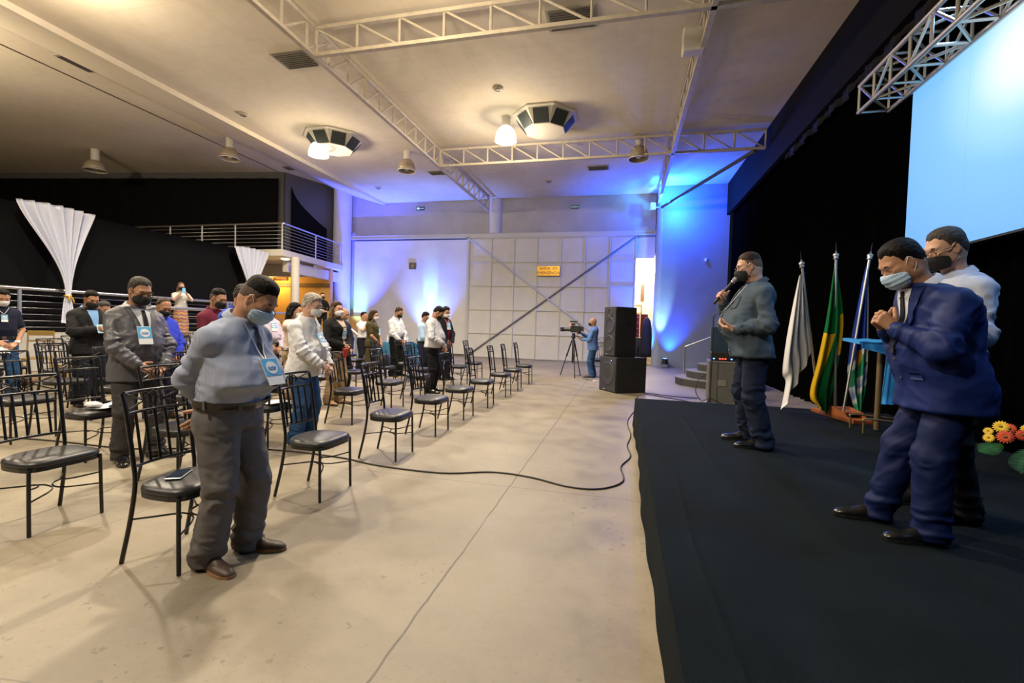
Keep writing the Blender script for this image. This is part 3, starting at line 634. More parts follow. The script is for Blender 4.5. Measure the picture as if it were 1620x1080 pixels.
# ------------------------------------------------------------------ sculpting with signed distance fields
def V3(*a): return np.array(a[0] if len(a) == 1 else a, float)
def unit(v): v = np.asarray(v, float); return v/max(np.linalg.norm(v), 1e-9)
def seg_d(p, a, b, ra, rb):
    ab = b-a; L2 = max(float(ab@ab), 1e-9); t_ = np.clip(((p-a)@ab)/L2, 0, 1)
    q = p-a-t_[..., None]*ab; return np.sqrt((q*q).sum(-1))-(ra+(rb-ra)*t_)
class SDF:
    def __init__(s): s.ops = []
    def cap(s, a, b, ra, rb=None, k=.02, sub=False):
        a = V3(a); b = V3(b); rb = ra if rb is None else rb; R = max(ra, rb)
        s.ops.append((np.minimum(a, b)-R, np.maximum(a, b)+R, lambda p: seg_d(p, a, b, ra, rb), k, sub)); return s
    def chain(s, pts, rs, k=.02):
        for i in range(len(pts)-1): s.cap(pts[i], pts[i+1], rs[i], rs[i+1], k)
        return s
    def ell(s, c, r, rot=None, k=.02, sub=False):
        c = V3(c); r = V3(r); M = np.eye(3) if rot is None else np.asarray(rot)
        def f(p):
            q = (p-c)@M; k0 = np.sqrt(((q/r)**2).sum(-1)); k1 = np.sqrt(((q/(r*r))**2).sum(-1)); return k0*(k0-1)/np.maximum(k1, 1e-6)
        R = r.max(); s.ops.append((c-R, c+R, f, k, sub)); return s
    def fn(s, lo, hi, f, k=.02, sub=False): s.ops.append((V3(lo), V3(hi), f, k, sub)); return s
    def mesh(s, res, clip=None):
        lo = np.min([o[0] for o in s.ops if not o[4]], 0)-res*3-.02; hi = np.max([o[1] for o in s.ops if not o[4]], 0)+res*3+.02
        n = np.ceil((hi-lo)/res).astype(int)+1; ax = [lo[i]+res*np.arange(n[i]) for i in range(3)]
        D = np.full(n, .25, np.float32)
        for l, h, f, k, sub in s.ops:
            m = k+res*2.5; i0 = np.clip(np.floor((l-m-lo)/res).astype(int), 0, n-1); i1 = np.clip(np.ceil((h+m-lo)/res).astype(int)+1, 1, n)
            if (i1 <= i0).any(): continue
            sl = tuple(slice(i0[j], i1[j]) for j in range(3)); p = np.stack(np.meshgrid(*[ax[j][sl[j]] for j in range(3)], indexing='ij'), -1)
            d = f(p); A = D[sl]
            if sub:
                hh = np.clip(.5-.5*(A+d)/k, 0, 1); D[sl] = np.maximum(A, A*(1-hh)-d*hh+k*hh*(1-hh))
            else:
                hh = np.clip(.5+.5*(A-d)/k, 0, 1); D[sl] = A*(1-hh)+d*hh-k*hh*(1-hh)
        if clip is not None:
            p = np.stack(np.meshgrid(*ax, indexing='ij'), -1); D = clip(p, D)
        return nets(D, lo, res)
def nets(D, lo, res):
    I = D < 0; nx, ny, nz = D.shape
    c = [(i, j, k) for i in (0, 1) for j in (0, 1) for k in (0, 1)]
    cnt = sum(I[i:nx-1+i, j:ny-1+j, k:nz-1+k].astype(np.int8) for i, j, k in c); act = (cnt > 0) & (cnt < 8)
    idx = np.full(act.shape, -1, np.int64); ijk = np.argwhere(act); idx[act] = np.arange(len(ijk))
    if not len(ijk): return np.zeros((0, 3)), np.zeros((0, 4), int)
    vals = {q: D[ijk[:, 0]+q[0], ijk[:, 1]+q[1], ijk[:, 2]+q[2]].astype(float) for q in c}
    acc = np.zeros((len(ijk), 3)); num = np.zeros(len(ijk))
    for a in c:
        for ax_ in range(3):
            if a[ax_]: continue
            b = list(a); b[ax_] = 1; b = tuple(b); va, vb = vals[a], vals[b]; m = (va < 0) != (vb < 0)
            t_ = np.where(m, va/np.where(m, va-vb, 1), 0); pt = np.tile(np.array(a, float), (len(ijk), 1)); pt[:, ax_] = t_
            acc += pt*m[:, None]; num += m
    V = lo+(ijk+acc/num[:, None])*res; F = []
    for ax_ in range(3):
        u, v = (ax_+1) % 3, (ax_+2) % 3; sh = [nx, ny, nz]; sl0 = [slice(0, n) for n in sh]; sl1 = [slice(0, n) for n in sh]
        sl0[ax_] = slice(0, sh[ax_]-1); sl1[ax_] = slice(1, sh[ax_]); A = I[tuple(sl0)]; B = I[tuple(sl1)]
        e = np.argwhere(A != B); ok = (e[:, u] > 0) & (e[:, v] > 0) & (e[:, u] < sh[u]-1) & (e[:, v] < sh[v]-1); e = e[ok]
        ins = I[e[:, 0], e[:, 1], e[:, 2]]
        def cell(du, dv): q = e.copy(); q[:, u] -= du; q[:, v] -= dv; return idx[q[:, 0], q[:, 1], q[:, 2]]
        Q = np.stack([cell(1, 1), cell(0, 1), cell(0, 0), cell(1, 0)], 1); Q[~ins] = Q[~ins][:, ::-1]; F.append(Q)
    return V, np.concatenate(F)
def vnormals(V, F):
    n = np.cross(V[F[:, 2]]-V[F[:, 0]], V[F[:, 3]]-V[F[:, 1]]); N = np.zeros_like(V)
    for k in range(4): np.add.at(N, F[:, k], n)
    return N/np.maximum(np.linalg.norm(N, axis=1, keepdims=True), 1e-12)
_lat = rng.random((32, 32, 32))
def vnoise(P_):
    i = np.floor(P_).astype(int); f = P_-i; f = f*f*(3-2*f); i0 = i % 32; i1 = (i+1) % 32; o = 0
    for a in (0, 1):
        for b in (0, 1):
            for c in (0, 1):
                ix = i1[:, 0] if a else i0[:, 0]; iy = i1[:, 1] if b else i0[:, 1]; iz = i1[:, 2] if c else i0[:, 2]
                o = o+_lat[ix, iy, iz]*(f[:, 0] if a else 1-f[:, 0])*(f[:, 1] if b else 1-f[:, 1])*(f[:, 2] if c else 1-f[:, 2])
    return o
def ridge(P_): return 1-np.abs(2*vnoise(P_)-1)*1.6
def mesh_obj(name, parts, m, parent, smooth_it=0):
    Vs, Fs = [], []; b = 0
    for V, F in parts:
        if len(V) == 0: continue
        Vs.append(V); Fs.append(F+b); b += len(V)
    if not Vs: return None
    V = np.concatenate(Vs); F = np.concatenate(Fs); me = bpy.data.meshes.new(name)
    me.vertices.add(len(V)); me.vertices.foreach_set('co', V.astype(np.float32).ravel()); me.loops.add(len(F)*4); me.polygons.add(len(F))
    me.loops.foreach_set('vertex_index', F.astype(np.int32).ravel()); me.polygons.foreach_set('loop_start', np.arange(0, len(F)*4, 4, dtype=np.int32)); me.polygons.foreach_set('loop_total', np.full(len(F), 4, np.int32))
    me.polygons.foreach_set('use_smooth', np.ones(len(F), bool)); me.update(calc_edges=True); me.validate()
    o = bpy.data.objects.new(name, me); SC.collection.objects.link(o); me.materials.append(m); o.parent = parent; return o
from mathutils.bvhtree import BVHTree
def rotm(pitch=0, yaw=0, roll=0):
    """columns are the local axes: +pitch tips the face down, +yaw turns to the left"""
    cp, sp = math.cos(pitch), math.sin(pitch); c, s = math.cos(yaw), math.sin(yaw); cr, sr = math.cos(roll), math.sin(roll)
    Ry = np.array([[cp, 0, sp], [0, 1, 0], [-sp, 0, cp]]); Rz = np.array([[c, -s, 0], [s, c, 0], [0, 0, 1]]); Rx = np.array([[1, 0, 0], [0, cr, -sr], [0, sr, cr]])
    return Rz@Ry@Rx
SKIN = {'tan': (.46, .24, .145), 'light': (.56, .33, .23), 'brown': (.24, .115, .06), 'mid': (.40, .21, .125)}
def skinm(k):
    nm = 'skin_'+k
    if nm in MATS: return MATS[nm]
    m = mat(nm, SKIN[k], .5, bump=.06, bscale=90, var=.10, vscale=14, spec=.4); b = m.node_tree.nodes['Principled BSDF']
    b.inputs['Subsurface Weight'].default_value = .0; return m
def cloth(name, c, rough=.85, stripe=None, pattern=None, var=.05, spec=.2):
    if name in MATS: return MATS[name]
    if not stripe and not pattern: return mat(name, c, rough, bump=.12, bscale=240, var=var, vscale=4, spec=spec)
    t = NT(name, rough, spec)
    if stripe:
        ang = t.math('MULTIPLY', t.math('ADD', t.y, t.math('MULTIPLY', t.x, .8)), stripe[0]); s_ = t.math('GREATER_THAN', t.math('FRACT', ang), stripe[2]); t.col(t.mix(s_, c, stripe[1]))
    elif pattern == 'wave':
        q = t.math('ADD', t.math('MULTIPLY', t.z, 9.5), t.math('MULTIPLY', t.math('SINE', t.math('MULTIPLY', t.math('ADD', t.y, t.x), 40)), .14)); fr = t.math('FRACT', q)
        t.col(t.ramp(fr, [(0, (.45, .10, .04)), (.2, (.55, .28, .05)), (.38, (.12, .07, .22)), (.55, (.50, .13, .08)), (.72, (.10, .22, .25)), (.88, (.6, .35, .12))])); t.b.inputs['Roughness'].default_value = .8
    elif pattern == 'print':
        t.col(t.ramp(t.noise(24, 3), [(.42, c), (.5, tuple(q*.80 for q in c)), (.58, c)]))
    t.bump(t.noise(200, 2), .1, .003); return t.m

# ---------- body proportions for a height of 1.75 m: z, centre x, half depth, half width
def torso_table(P):
    b = P.get('belly', 0); g_ = P.get('girth', 0); wf = P.get('female', 0)
    T = [(.80, -.005, .118, .172), (.88, -.01, .122, .178), (.95, -.005, .118, .172), (1.02, .0, .112, .160), (1.10, .005, .108, .152), (1.18, .005, .110, .156), (1.26, .003, .114, .168), (1.33, -.006, .118, .180), (1.38, -.014, .108, .180), (1.42, -.02, .092, .158), (1.45, -.022, .078, .118), (1.475, -.02, .064, .078), (1.50, -.018, .056, .06)]
    o = []
    for z, cx_, dp, wd in T:
        bb = math.exp(-((z-1.10)/(.15 if z > 1.10 else (.088 if P.get('top', 'shirt') in ('shirt', 'tee') else .17)))**2)*b; ch = math.exp(-((z-1.30)/.07)**2)*.025*wf; hp = math.exp(-((z-.9)/.09)**2)*.02*wf
        k = 1+g_*(1 if z < 1.42 else .5)
        o.append((z, cx_+.085*bb+ch+P.get('lean', 0)*max(0, z-.95)+P.get('hunch', 0)*max(0, z-1.2)**1.5*2, (dp+.075*bb+ch)*k, (wd+.05*bb+hp-(.018*wf if 1.0 < z < 1.3 else 0))*k*P.get('wide', 1)))
    return np.array(o)
def torso_fn(T, z0, z1, off, flare=0, ex=2.3):
    zs, cxs_, ds, ws = T.T
    def f(p):
        z = np.clip(p[..., 2], zs[0], zs[-1]); fl = flare*np.clip((1.0-p[..., 2])/.25, 0, 1.5)
        c = np.interp(z, zs, cxs_); d = np.interp(z, zs, ds)+off+fl; w_ = np.interp(z, zs, ws)+off+fl
        r = (np.abs((p[..., 0]-c)/d)**ex+np.abs(p[..., 1]/w_)**ex)**(1/ex); s_ = (r-1)*np.minimum(d, w_)
        h = np.maximum(z0-p[..., 2], p[..., 2]-z1); k = .022; hh = np.clip(.5-.5*(s_-h)/k, 0, 1); return s_*(1-hh)+h*hh+k*hh*(1-hh)
    R = (ds+off+flare*1.5).max()+np.abs(cxs_).max(); W = (ws+off+flare*1.5).max()
    return (-R-.05, -W, z0), (R+.1, W, z1), f
def ik(a, b, l1, l2, pole):
    a, b, pole = V3(a), V3(b), V3(pole); d = b-a; L_ = np.linalg.norm(d)
    if L_ > (l1+l2)*.999: b = a+d/L_*(l1+l2)*.999; d = b-a; L_ = np.linalg.norm(d)
    u = d/L_; x = (l1*l1-l2*l2+L_*L_)/(2*L_); h = math.sqrt(max(l1*l1-x*x, 0)); q = pole-u*(pole@u); return a+u*x+unit(q)*h, b
def hand(f, side, o, d, n, curl=(.3, .35, .3), thumb=(.5, .6), sc=1, k=.006, spread=.05, fat=1):
    o, d, n = V3(o), unit(d), V3(n); n = unit(n-d*(n@d)); t_ = np.cross(d, n) if side < 0 else np.cross(n, d); S = sc
    f.cap(o-d*.05*S, o+d*.01*S, .026*S*fat, .024*S*fat, .01)
    kn = [(.090, .030), (.094, .0105), (.089, -.009), (.080, -.027)]; Ln = [(.044, .026, .021), (.049, .030, .022), (.045, .028, .022), (.035, .021, .019)]; rr = [.0092, .0095, .009, .0079]
    for q, ((a, b), L_, r) in enumerate(zip(kn, Ln, rr)):
        p = o+d*a*S+t_*b*S; f.cap(o+d*.012*S+t_*b*.62*S, p, .0145*S*fat, .0115*S*fat, .010)
        ang = 0; dirn = d+t_*spread*(1.5-q)*.6
        for j in range(3):
            cj = curl[j]*(1+.08*q) if not hasattr(curl[j], '__len__') else curl[j][q]
            ang += cj; v = unit(unit(dirn)*math.cos(ang)+n*math.sin(ang)); e_ = p+v*L_[j]*S; f.cap(p, e_, (r-.0006*j)*S*fat, (r-.0006*(j+1))*S*fat, k if j else .006); p = e_
    f.ell(o+d*.035*S+t_*.022*S+n*.010*S, (.030*S, .020*S, .016*S), np.stack([d, t_, n], 1), .01)
    p = o+d*.022*S+t_*.026*S+n*.006*S; a, b = thumb; v = unit(d*.75+t_*math.cos(a)*.9+n*math.sin(a)*.9)
    e_ = p+v*.040*S; f.cap(p, e_, .0135*S*fat, .0112*S*fat, .008); v = unit(v*math.cos(b)+(d*.6+n*.7)*math.sin(b)); g2 = e_+v*.030*S; f.cap(e_, g2, .0108*S*fat, .0098*S*fat, .005)
    f.cap(g2, g2+unit(v+n*.15)*.024*S, .0098*S*fat, .0082*S*fat, .005)
def head_field(f, hc, R, P, hs, skull=False):
    def W(x, y, z): return hc+R@(V3(x, y, z)*hs)
    def E(c, r, k=.02, sub=False, rot=None): f.ell(W(*c), V3(r)*hs, R if rot is None else R@rot, k, sub)
    ft = P.get('fat', 0)
    E((-.018, 0, .030), (.098, .077, .087), .03); E((-.032, 0, -.024), (.079, .067, .076), .03); E((.022, 0, -.030), (.066, .061+.006*ft, .084), .03)
    if skull: return
    E((.040, 0, -.088), (.036+.004*ft, .038+.012*ft, .028+.004*ft), .03)
    for s_ in (-1, 1):
        E((.030, s_*.034, -.045), (.042+.004*ft, .030+.012*ft, .042+.006*ft), .025)
        E((.0, s_*.050, -.070), (.030, .015+.012*ft, .028), .02)
        E((.058, s_*.045, -.008), (.024, .020, .014), .018)
    E((.070, 0, .026), (.019, .050, .013), .022)
    for s_ in (-1, 1):
        E((.092, s_*.032, .003), (.017, .018, .0125), .012, True)
        E((.0665, s_*.032, .001), (.0165, .0165, .0150), .004)
        E((-.002, s_*.080, -.006), (.020, .0075, .033), .006, rot=rotm(0, s_*-.35)); E((.004, s_*.0875, -.004), (.0085, .005, .017), .004, True); E((-.002, s_*.079, -.032), (.009, .006, .011), .005)
    f.cap(W(.080, 0, .006), W(.108, 0, -.036), .0075*hs, .0125*hs, .012)
    for s_ in (-1, 1): E((.097, s_*.013, -.041), (.012, .0085, .009), .007)
    E((.088, 0, -.066), (.012, .024, .007), .008); E((.085, 0, -.076), (.012, .021, .007), .006)
def person(name, label, x, y, rz, H=1.72, z=0, det=1, parts=None, **P):
    """det 2 = close to the camera, 1 = middle distance, 0 = far"""
    s = H/1.75; e = thing('person', (x, y, z), rz, label, 'person'); wf = P.get('female', 0)
    P.setdefault('skin', 'tan'); SKM = skinm(P['skin'])
    rc = (.022, .014, .010)[det]; rh = (.0085, .006, .0042)[det]; rf = (.0075, .0048, .0034)[det]
    T = torso_table(P); zs, cxs_, ds, ws = T.T
    def sc(v): return V3(v)*s
    Ts = T*s
    def cx_at(z_): return float(np.interp(z_, zs, cxs_))
    # neck and head
    hp = P.get('head_pitch', .35); hy = P.get('head_yaw', 0); N = V3(cx_at(1.47)+.005, 0, 1.465)
    na = .22+.35*max(hp, 0)+P.get('neckf', 0); nd = unit((math.sin(na), .0, math.cos(na))); piv = N+nd*.085; R = rotm(hp, hy, P.get('head_roll', 0)); hs_ = P.get('head', 1.0)
    hc = piv+R@V3(.018, 0, .088)*hs_; hcs = hc*s; hs = s*hs_
    def W(a, b, c): return hcs+R@(V3(a, b, c)*hs)
    body = SDF(); head_field(body, hcs, R, P, hs)
    nr = .054+.012*P.get('fat', 0)-.010*wf
    body.cap(sc(N-V3(0, 0, .03)), W(-.030, 0, -.045), nr*1.08*s, nr*s, .03); body.cap(sc(N), W(.01, 0, -.075), nr*.8*s, .036*s, .03)
    Hd = body.mesh(rh)
    islands = [Hd]
    # shoulders, arms
    shw = float(np.interp(1.34, zs, ws))-.010; sh = {q: V3(cx_at(1.37)-.005, q*(shw-.004), 1.362) for q in (-1, 1)}
    arms = P.get('arms', 'clasp'); bx_ = float(np.interp(1.0, zs, cxs_+ds)); bq = float(np.interp(1.10, zs, cxs_+ds))
    wr, pole, hd = {}, {}, {}
    dfl = {q: dict(w=(cx_at(1.0)+.03, q*(ws[4]+.10), .86), p=(-.4, q*.5, -.2), d=(.12, q*-.02, -1), n=(0, -q, 0), c=(.35, .4, .3), th=(.3, .3)) for q in (-1, 1)}
    if arms == 'clasp':
        bb_ = P.get('belly', 0)
        dfl[1] = dict(w=(bx_+.030+.01*bb_, .125+.035*bb_, .880+.05*bb_), p=(-.35, .8, -.1), d=(.30+.1*bb_, -.72, -.52), n=(-.5, .1, -.4), c=(.35, .45, .3), th=(.2, .4))
        dfl[-1] = dict(w=(bx_+.062+.015*bb_, -.085-.045*bb_, .905+.05*bb_), p=(-.35, -.8, -.1), d=(.28+.15*bb_, .74, -.48), n=(-.9, 0, -.2), c=(.40, .50, .4), th=(.1, .4))
    if arms == 'clasp_high':
        dfl[1] = dict(w=(bx_+.045, .125, 1.00), p=(-.35, .7, -.5), d=(.3, -.85, -.12), n=(-.4, 0, -.5), c=(.4, .5, .3), th=(.2, .5))
        dfl[-1] = dict(w=(bx_+.085, -.080, 1.02), p=(-.35, -.7, -.5), d=(.2, .85, -.15), n=(-.9, 0, -.2), c=(.45, .55, .4), th=(.1, .5))
    if arms == 'behind':
        for q in (-1, 1): dfl[q] = dict(w=(cx_at(.95)-.155-.02*q, q*.035, .90-.01*q), p=(-.8, q*.75, 0), d=(-.15, -q*.8, -.55), n=(.1, 0, -.6) if q < 0 else (-.6, 0, -.3), c=(.5, .6, .4), th=(.2, .5))
    if arms == 'pray':
        for q in (-1, 1): dfl[q] = dict(w=(bq+.115, q*.055, 1.235), p=(-.3, q*.75, -.75), d=(.62, -q*.20, .62), n=(-.1, -q, .1), c=(.95, 1.15, .35), th=(.25, .25))
    if arms == 'phone_up':
        for q in (-1, 1): dfl[q] = dict(w=(.27, q*.085, 1.40), p=(-.2, q*.7, -.9), d=(.25, -q*.35, .85), n=(.1, -q, .1), c=(.6, .6, .4), th=(.4, .4))
    for q in (-1, 1): dfl[q].update(P.get('right' if q < 0 else 'left', {}))
    el, wrs = {}, {}
    for q in (-1, 1): el[q], wrs[q] = ik(sh[q], dfl[q]['w'], .285, .255, dfl[q]['p'])
    bare = P.get('bare', 0)      # 0 long sleeve, 1 short sleeve, 2 sleeveless
    for q in (-1, 1):
        h_ = SDF(); dd = dfl[q]; o = wrs[q]; d0 = unit(o-el[q])
        hand(h_, q, sc(o), dd['d'], dd['n'], dd['c'], dd['th'], s*(.93 if wf else 1.0), fat=1.1 if P.get('fat', 0) > .5 else 1)
        a0 = el[q]+(o-el[q])*(.45 if not bare else 0); h_.cap(sc(a0), sc(o), (.031 if not bare else .038)*s, .0255*s, .01)
        if bare: h_.cap(sc(sh[q]), sc(el[q]), .046*s, .038*s, .01)
        islands.append(h_.mesh(rf if not bare else max(rf, .005)))
    inner = SDF(); lo_, hi_, fn_ = torso_fn(Ts, .85*s, 1.48*s, -.02*s); inner.fn(lo_, hi_, fn_)
    for q in (-1, 1): inner.chain([sc(sh[q]), sc(el[q]), sc(wrs[q])], [.036*s, .028*s, .022*s])
    # legs
    st = P.get('stance', ((.0, .13), (.02, .13))); ank, kn, hip, fy = {}, {}, {}, {}
    for q, (fx, w_) in zip((-1, 1), st):
        hip[q] = V3(-.01, q*.092, .90); ank[q] = V3(fx-.03, q*w_, .085); kn[q], _ = ik(hip[q], ank[q], .425, .405, (1, q*.15, 0)); fy[q] = P.get('toe', (.18, .18))[0 if q < 0 else 1]*q
        inner.chain([sc(hip[q]), sc(kn[q]), sc(ank[q])], [.05*s, .035*s, .025*s])
    islands.append(inner.mesh(.028))
    mesh_obj('body', islands, SKM, e)
    # ---------- clothes
    def garment(f, res, nm, m, amp=.006, joints=(), clip=None, freq=7, asym=1):
        V, F = f.mesh(res, clip)
        if not len(V): return None
        Nn = vnormals(V, F); off_ = amp*(.6 if top == 'jacket' else 1.4)*(ridge(V*np.array([freq, freq, freq*.55])+7.3)-.35)+amp*.5*(ridge(V*np.array([freq*2.2, freq*2.2, freq*1.3])+3.1)-.35)
        if joints:      # long drag folds
            pz = np.stack([V[:, 0]*5, V[:, 1]*3.5, V[:, 2]*15+np.abs(V[:, 1])*12+V[:, 0]*7], 1)+11; off_ += P.get('wrinkle', 1)*amp*1.1*(np.maximum(ridge(pz+vnoise(V*6)[:, None]*1.2), 0)-.4)
        for c, ax_, rad, am, fr in joints:
            w_ = np.exp(-(np.linalg.norm(V-c, axis=1)/rad)**2); u_ = unit(ax_); t_ = (V-c)@u_; pp = V-c-t_[:, None]*u_
            q_ = pp*6+u_*(t_*fr*2.6)[:, None]+V3(c)*13+(vnoise(V*11+5)[:, None]-.5)*1.4; off_ += 1.9*am*w_*(np.maximum(ridge(q_), -.2)-.35)
        V = V+Nn*off_[:, None]; return mesh_obj(nm, [(V, F)], m, e), V, F
    top = P.get('top', 'shirt'); TM = P['top_mat']; ex = {'shirt': .012, 'untucked': .016, 'jacket': .026, 'tee': .010, 'dress': .012}[top]
    z0 = {'shirt': .965, 'untucked': .80, 'jacket': .765, 'tee': .93, 'dress': .80}[top]; fl = {'shirt': .008, 'untucked': .02, 'jacket': .022, 'tee': .0, 'dress': .01}[top]+P.get('flare', 0)
    z0 = P.get('hem', z0)
    g = SDF(); lo_, hi_, fn_ = torso_fn(Ts, z0*s, 1.478*s, ex*s, fl*s, 2.35); g.fn(lo_, hi_, fn_, .02)
    if P.get('untuck_fold') or top == 'shirt':
        zz = 1.01; c = cx_at(zz); 
    rs = {'shirt': (.063, .055, .040), 'untucked': (.063, .055, .041), 'jacket': (.070, .062, .050), 'tee': (.062, .056, .05), 'dress': (.06, .052, .045)}[top]; k_ = 1+P.get('girth', 0)*.7+P.get('armfat', 0)
    J = []
    for q in (-1, 1):
        g.ell(sc(sh[q]+V3(0, -q*.012, -.004)), V3(.066, .058, .050)*s*k_+ex*.25, None, .05)
        if bare == 2: continue
        if bare == 1: m_ = sh[q]+(el[q]-sh[q])*.72; g.cap(sc(sh[q]), sc(m_), rs[0]*s*k_, rs[1]*1.02*s*k_, .03)
        else:
            A0, A1, A2 = sc(sh[q]+V3(0, 0, -.005)), sc(el[q]), sc(el[q]+(wrs[q]-el[q])*.93); r0, r1, r2 = rs[0]*s*k_, rs[1]*s*k_, rs[2]*s
            def af(p, A0=A0, A1=A1, A2=A2, r0=r0, r1=r1, r2=r2):
                a = seg_d(p, A0, A1, r0, r1); b = seg_d(p, A1, A2, r1, r2); k = .03; hh = np.clip(.5+.5*(b-a)/k, 0, 1); return b*(1-hh)+a*hh-k*hh*(1-hh)
            g.fn(np.minimum(np.minimum(A0, A1), A2)-r0-.01, np.maximum(np.maximum(A0, A1), A2)+r0+.01, af, .007)
            J.append((sc(el[q]), wrs[q]-sh[q], .12*s, .015*s, 9)); J.append((sc(el[q]*.35+wrs[q]*.65), wrs[q]-el[q], .10*s, .009*s, 10)); J.append((sc(sh[q]*.7+V3(0, 0, 1.22)*.3), V3(.3, q, .6), .13*s, .010*s, 8))
    if top == 'shirt': J.append((sc((cx_at(1.0)+.05, 0, 1.02)), V3(.2, 0, 1), .24*s, .010*s, 7))
    if det == 0: J = []
    r = garment(g, rc, P.get('top_name', {'jacket': 'jacket', 'dress': 'dress'}.get(top, 'shirt')), TM, (.005, .006, .007)[det]*s, J)
    tops, TV, TF = r; bvh = BVHTree.FromPolygons([tuple(v) for v in TV], [tuple(map(int, f_)) for f_ in TF])
    def sx(y_, z_, off=.004, px=1.0):
        fl_ = fl*min(max((1.0-z_)/.25, 0), 1.5); wd_ = float(np.interp(z_, zs, ws))+ex+fl_; dd_ = float(np.interp(z_, zs, ds))+ex+fl_
        xa = (cx_at(z_)+dd_*max(0.0, 1-min(1, abs(y_)/wd_)**2.35)**(1/2.35))*s; best = None; o_x = px
        for _ in range(5):
            h_ = bvh.ray_cast(Vector((o_x, y_*s, z_*s)), Vector((-1, 0, 0)))[0]
            if h_ is None: break
            if best is None or abs(h_.x-xa) < abs(best-xa): best = h_.x
            o_x = h_.x-.002
        if best is None or abs(best-xa) > .035: best = xa+.004
        return best+off*s
    def decal(nm, rows, m, off=.004, th=.004, par=None, smooth=True):
        """rows: list of (z, y left, y right) laid on the front of the garment"""
        G_ = G(); Pp = []
        for z_, ya, yb in rows:
            Pp.append([Vector((sx(ya+(yb-ya)*j/6, z_, off), (ya+(yb-ya)*j/6)*s, z_*s)) for j in range(7)])
        Q = [[Pp[i][j] for i in range(len(Pp))] for j in range(7)]
        for row in Q:      # even out along z
            for i in range(1, len(row)-1): row[i].x = (row[i-1].x+row[i].x*2+row[i+1].x)/4
        G_.sheet(Q, th*s); return G_.build(nm, m, par or e, smooth)
    # cuffs
    if bare == 0 and det:
        for q in (-1, 1):
            u = unit(wrs[q]-el[q]); c = el[q]+(wrs[q]-el[q])*.95; G_ = G(); uu = Vector(u).orthogonal().normalized(); vv = Vector(u).cross(uu); r_ = rs[2]*(.80 if top == 'jacket' else 1.0)
            pr_ = ((-.03, r_*.9), (-.03, r_*1.04), (.022, r_*1.0), (.022, r_*.86)) if top != 'jacket' else ((-.02, r_*.8), (-.02, r_), (.022, r_), (.022, r_*.88))
            G_.loft([[Vector(sc(c+u*dz))+(uu*math.cos(a)+vv*math.sin(a))*rr_*s for a in np.linspace(0, 2*PI, 22, endpoint=False)] for dz, rr_ in pr_], False, True); G_.build('cuff', P.get('shirt_mat', TM) if top == 'jacket' else TM, e, True, 50)
    # collar
    if P.get('collar', 1) and det >= 0 and top != 'dress' and not P.get('nocollar'):
        cm = P.get('collar_mat', P.get('shirt_mat', TM)); G_ = G(); Pp = []; up = nd
        fr = V3(nd[2], 0, -nd[0]); rr = (nr+.012)
        for a in np.linspace(-PI+.28, PI-.28, 25):
            ca, sa = -math.cos(a), math.sin(a); fw = max(0, ca)
            c0 = N+V3(-.002, 0, -.012-.028*fw); p0 = c0+fr*rr*ca*1.15+V3(0, sa*rr*1.05, 0)
            p1 = p0+up*(.045-.012*fw); p2 = p1+fr*ca*.012+V3(0, sa*.012, 0)+V3(0, 0, -.004); p3 = p2+fr*ca*.014+V3(0, sa*.018, 0)-up*(.036+.024*fw**2)
            Pp.append([Vector(sc(p0)), Vector(sc(p1)), Vector(sc(p2)), Vector(sc(p3))])
        G_.sheet(Pp, .003*s); G_.build('collar', cm, e, True, 60)
    if top in ('shirt', 'untucked') and det and P.get('placket', 1):
        pm = P.get('placket_mat', TM); zb = z0+.03 if top == 'untucked' else 1.08
        decal('placket', [(z_, -.014, .014) for z_ in np.linspace(1.43, zb, 14)], pm, .004, .004)
        G_ = G()
        for z_ in np.linspace(1.40, zb+.03, 6): G_.ball((sx(0, z_, .009), 0, z_*s), (.0025*s, .006*s, .006*s), 8, 5)
        G_.build('buttons', P.get('button_mat', mat('shirt_button', (.5, .5, .5), .4)), e, True)
    if P.get('pocket') and det:
        for q in P['pocket']: decal('pocket', [(z_, q*.05, q*.13) for z_ in (1.34, 1.30, 1.26, 1.235)], TM, .004, .005)
    # jacket front
    if top == 'jacket':
        SM = P['shirt_mat']; zb = P.get('v_bottom', 1.08)
        def vw(z_): return .004+.070*max(0, (z_-zb)/(1.44-zb))**.9
        op = P.get('open', .0)
        rows = [(z_, -vw(z_)-op, vw(z_)+op) for z_ in np.linspace(1.445, zb-(.22 if op else 0), 14)]
        sh_ = decal('shirt_front', rows, SM, .003, .004)
        if P.get('tie_mat'): decal('tie', [(z_, -.014-.014*(1.43-z_)/.35, .014+.014*(1.43-z_)/.35) for z_ in np.linspace(1.43, zb+.02, 12)], P['tie_mat'], .009, .006)
        for q in (-1, 1):
            rows = []
            for t_ in np.linspace(0, 1, 12):
                z_ = 1.455+(zb-1.455)*t_; wi = vw(z_)+op-.004; lw = .055*math.sin(PI*min(1, .25+t_*.85))**.6*(1-.5*t_)+.006
                if .28 < t_ < .40: lw *= .72
                rows.append((z_, q*wi, q*(wi+lw)))
            decal('lapel', rows, TM, .008, .006)
            decal('pocket_flap', [(z_, q*.085, q*.16) for z_ in (.965, .945, .925)], TM, .004, .005)
        G_ = G()
        for z_ in (zb-.02, zb-.13): G_.ball((sx(.012, z_, .006), .012*s, z_*s), (.003*s, .009*s, .009*s), 8, 5)
        G_.build('buttons', RUBBER, e, True)
        if op: pass
    # belt
    bot = P.get('bottom', 'trousers'); BM = P['bottom_mat']
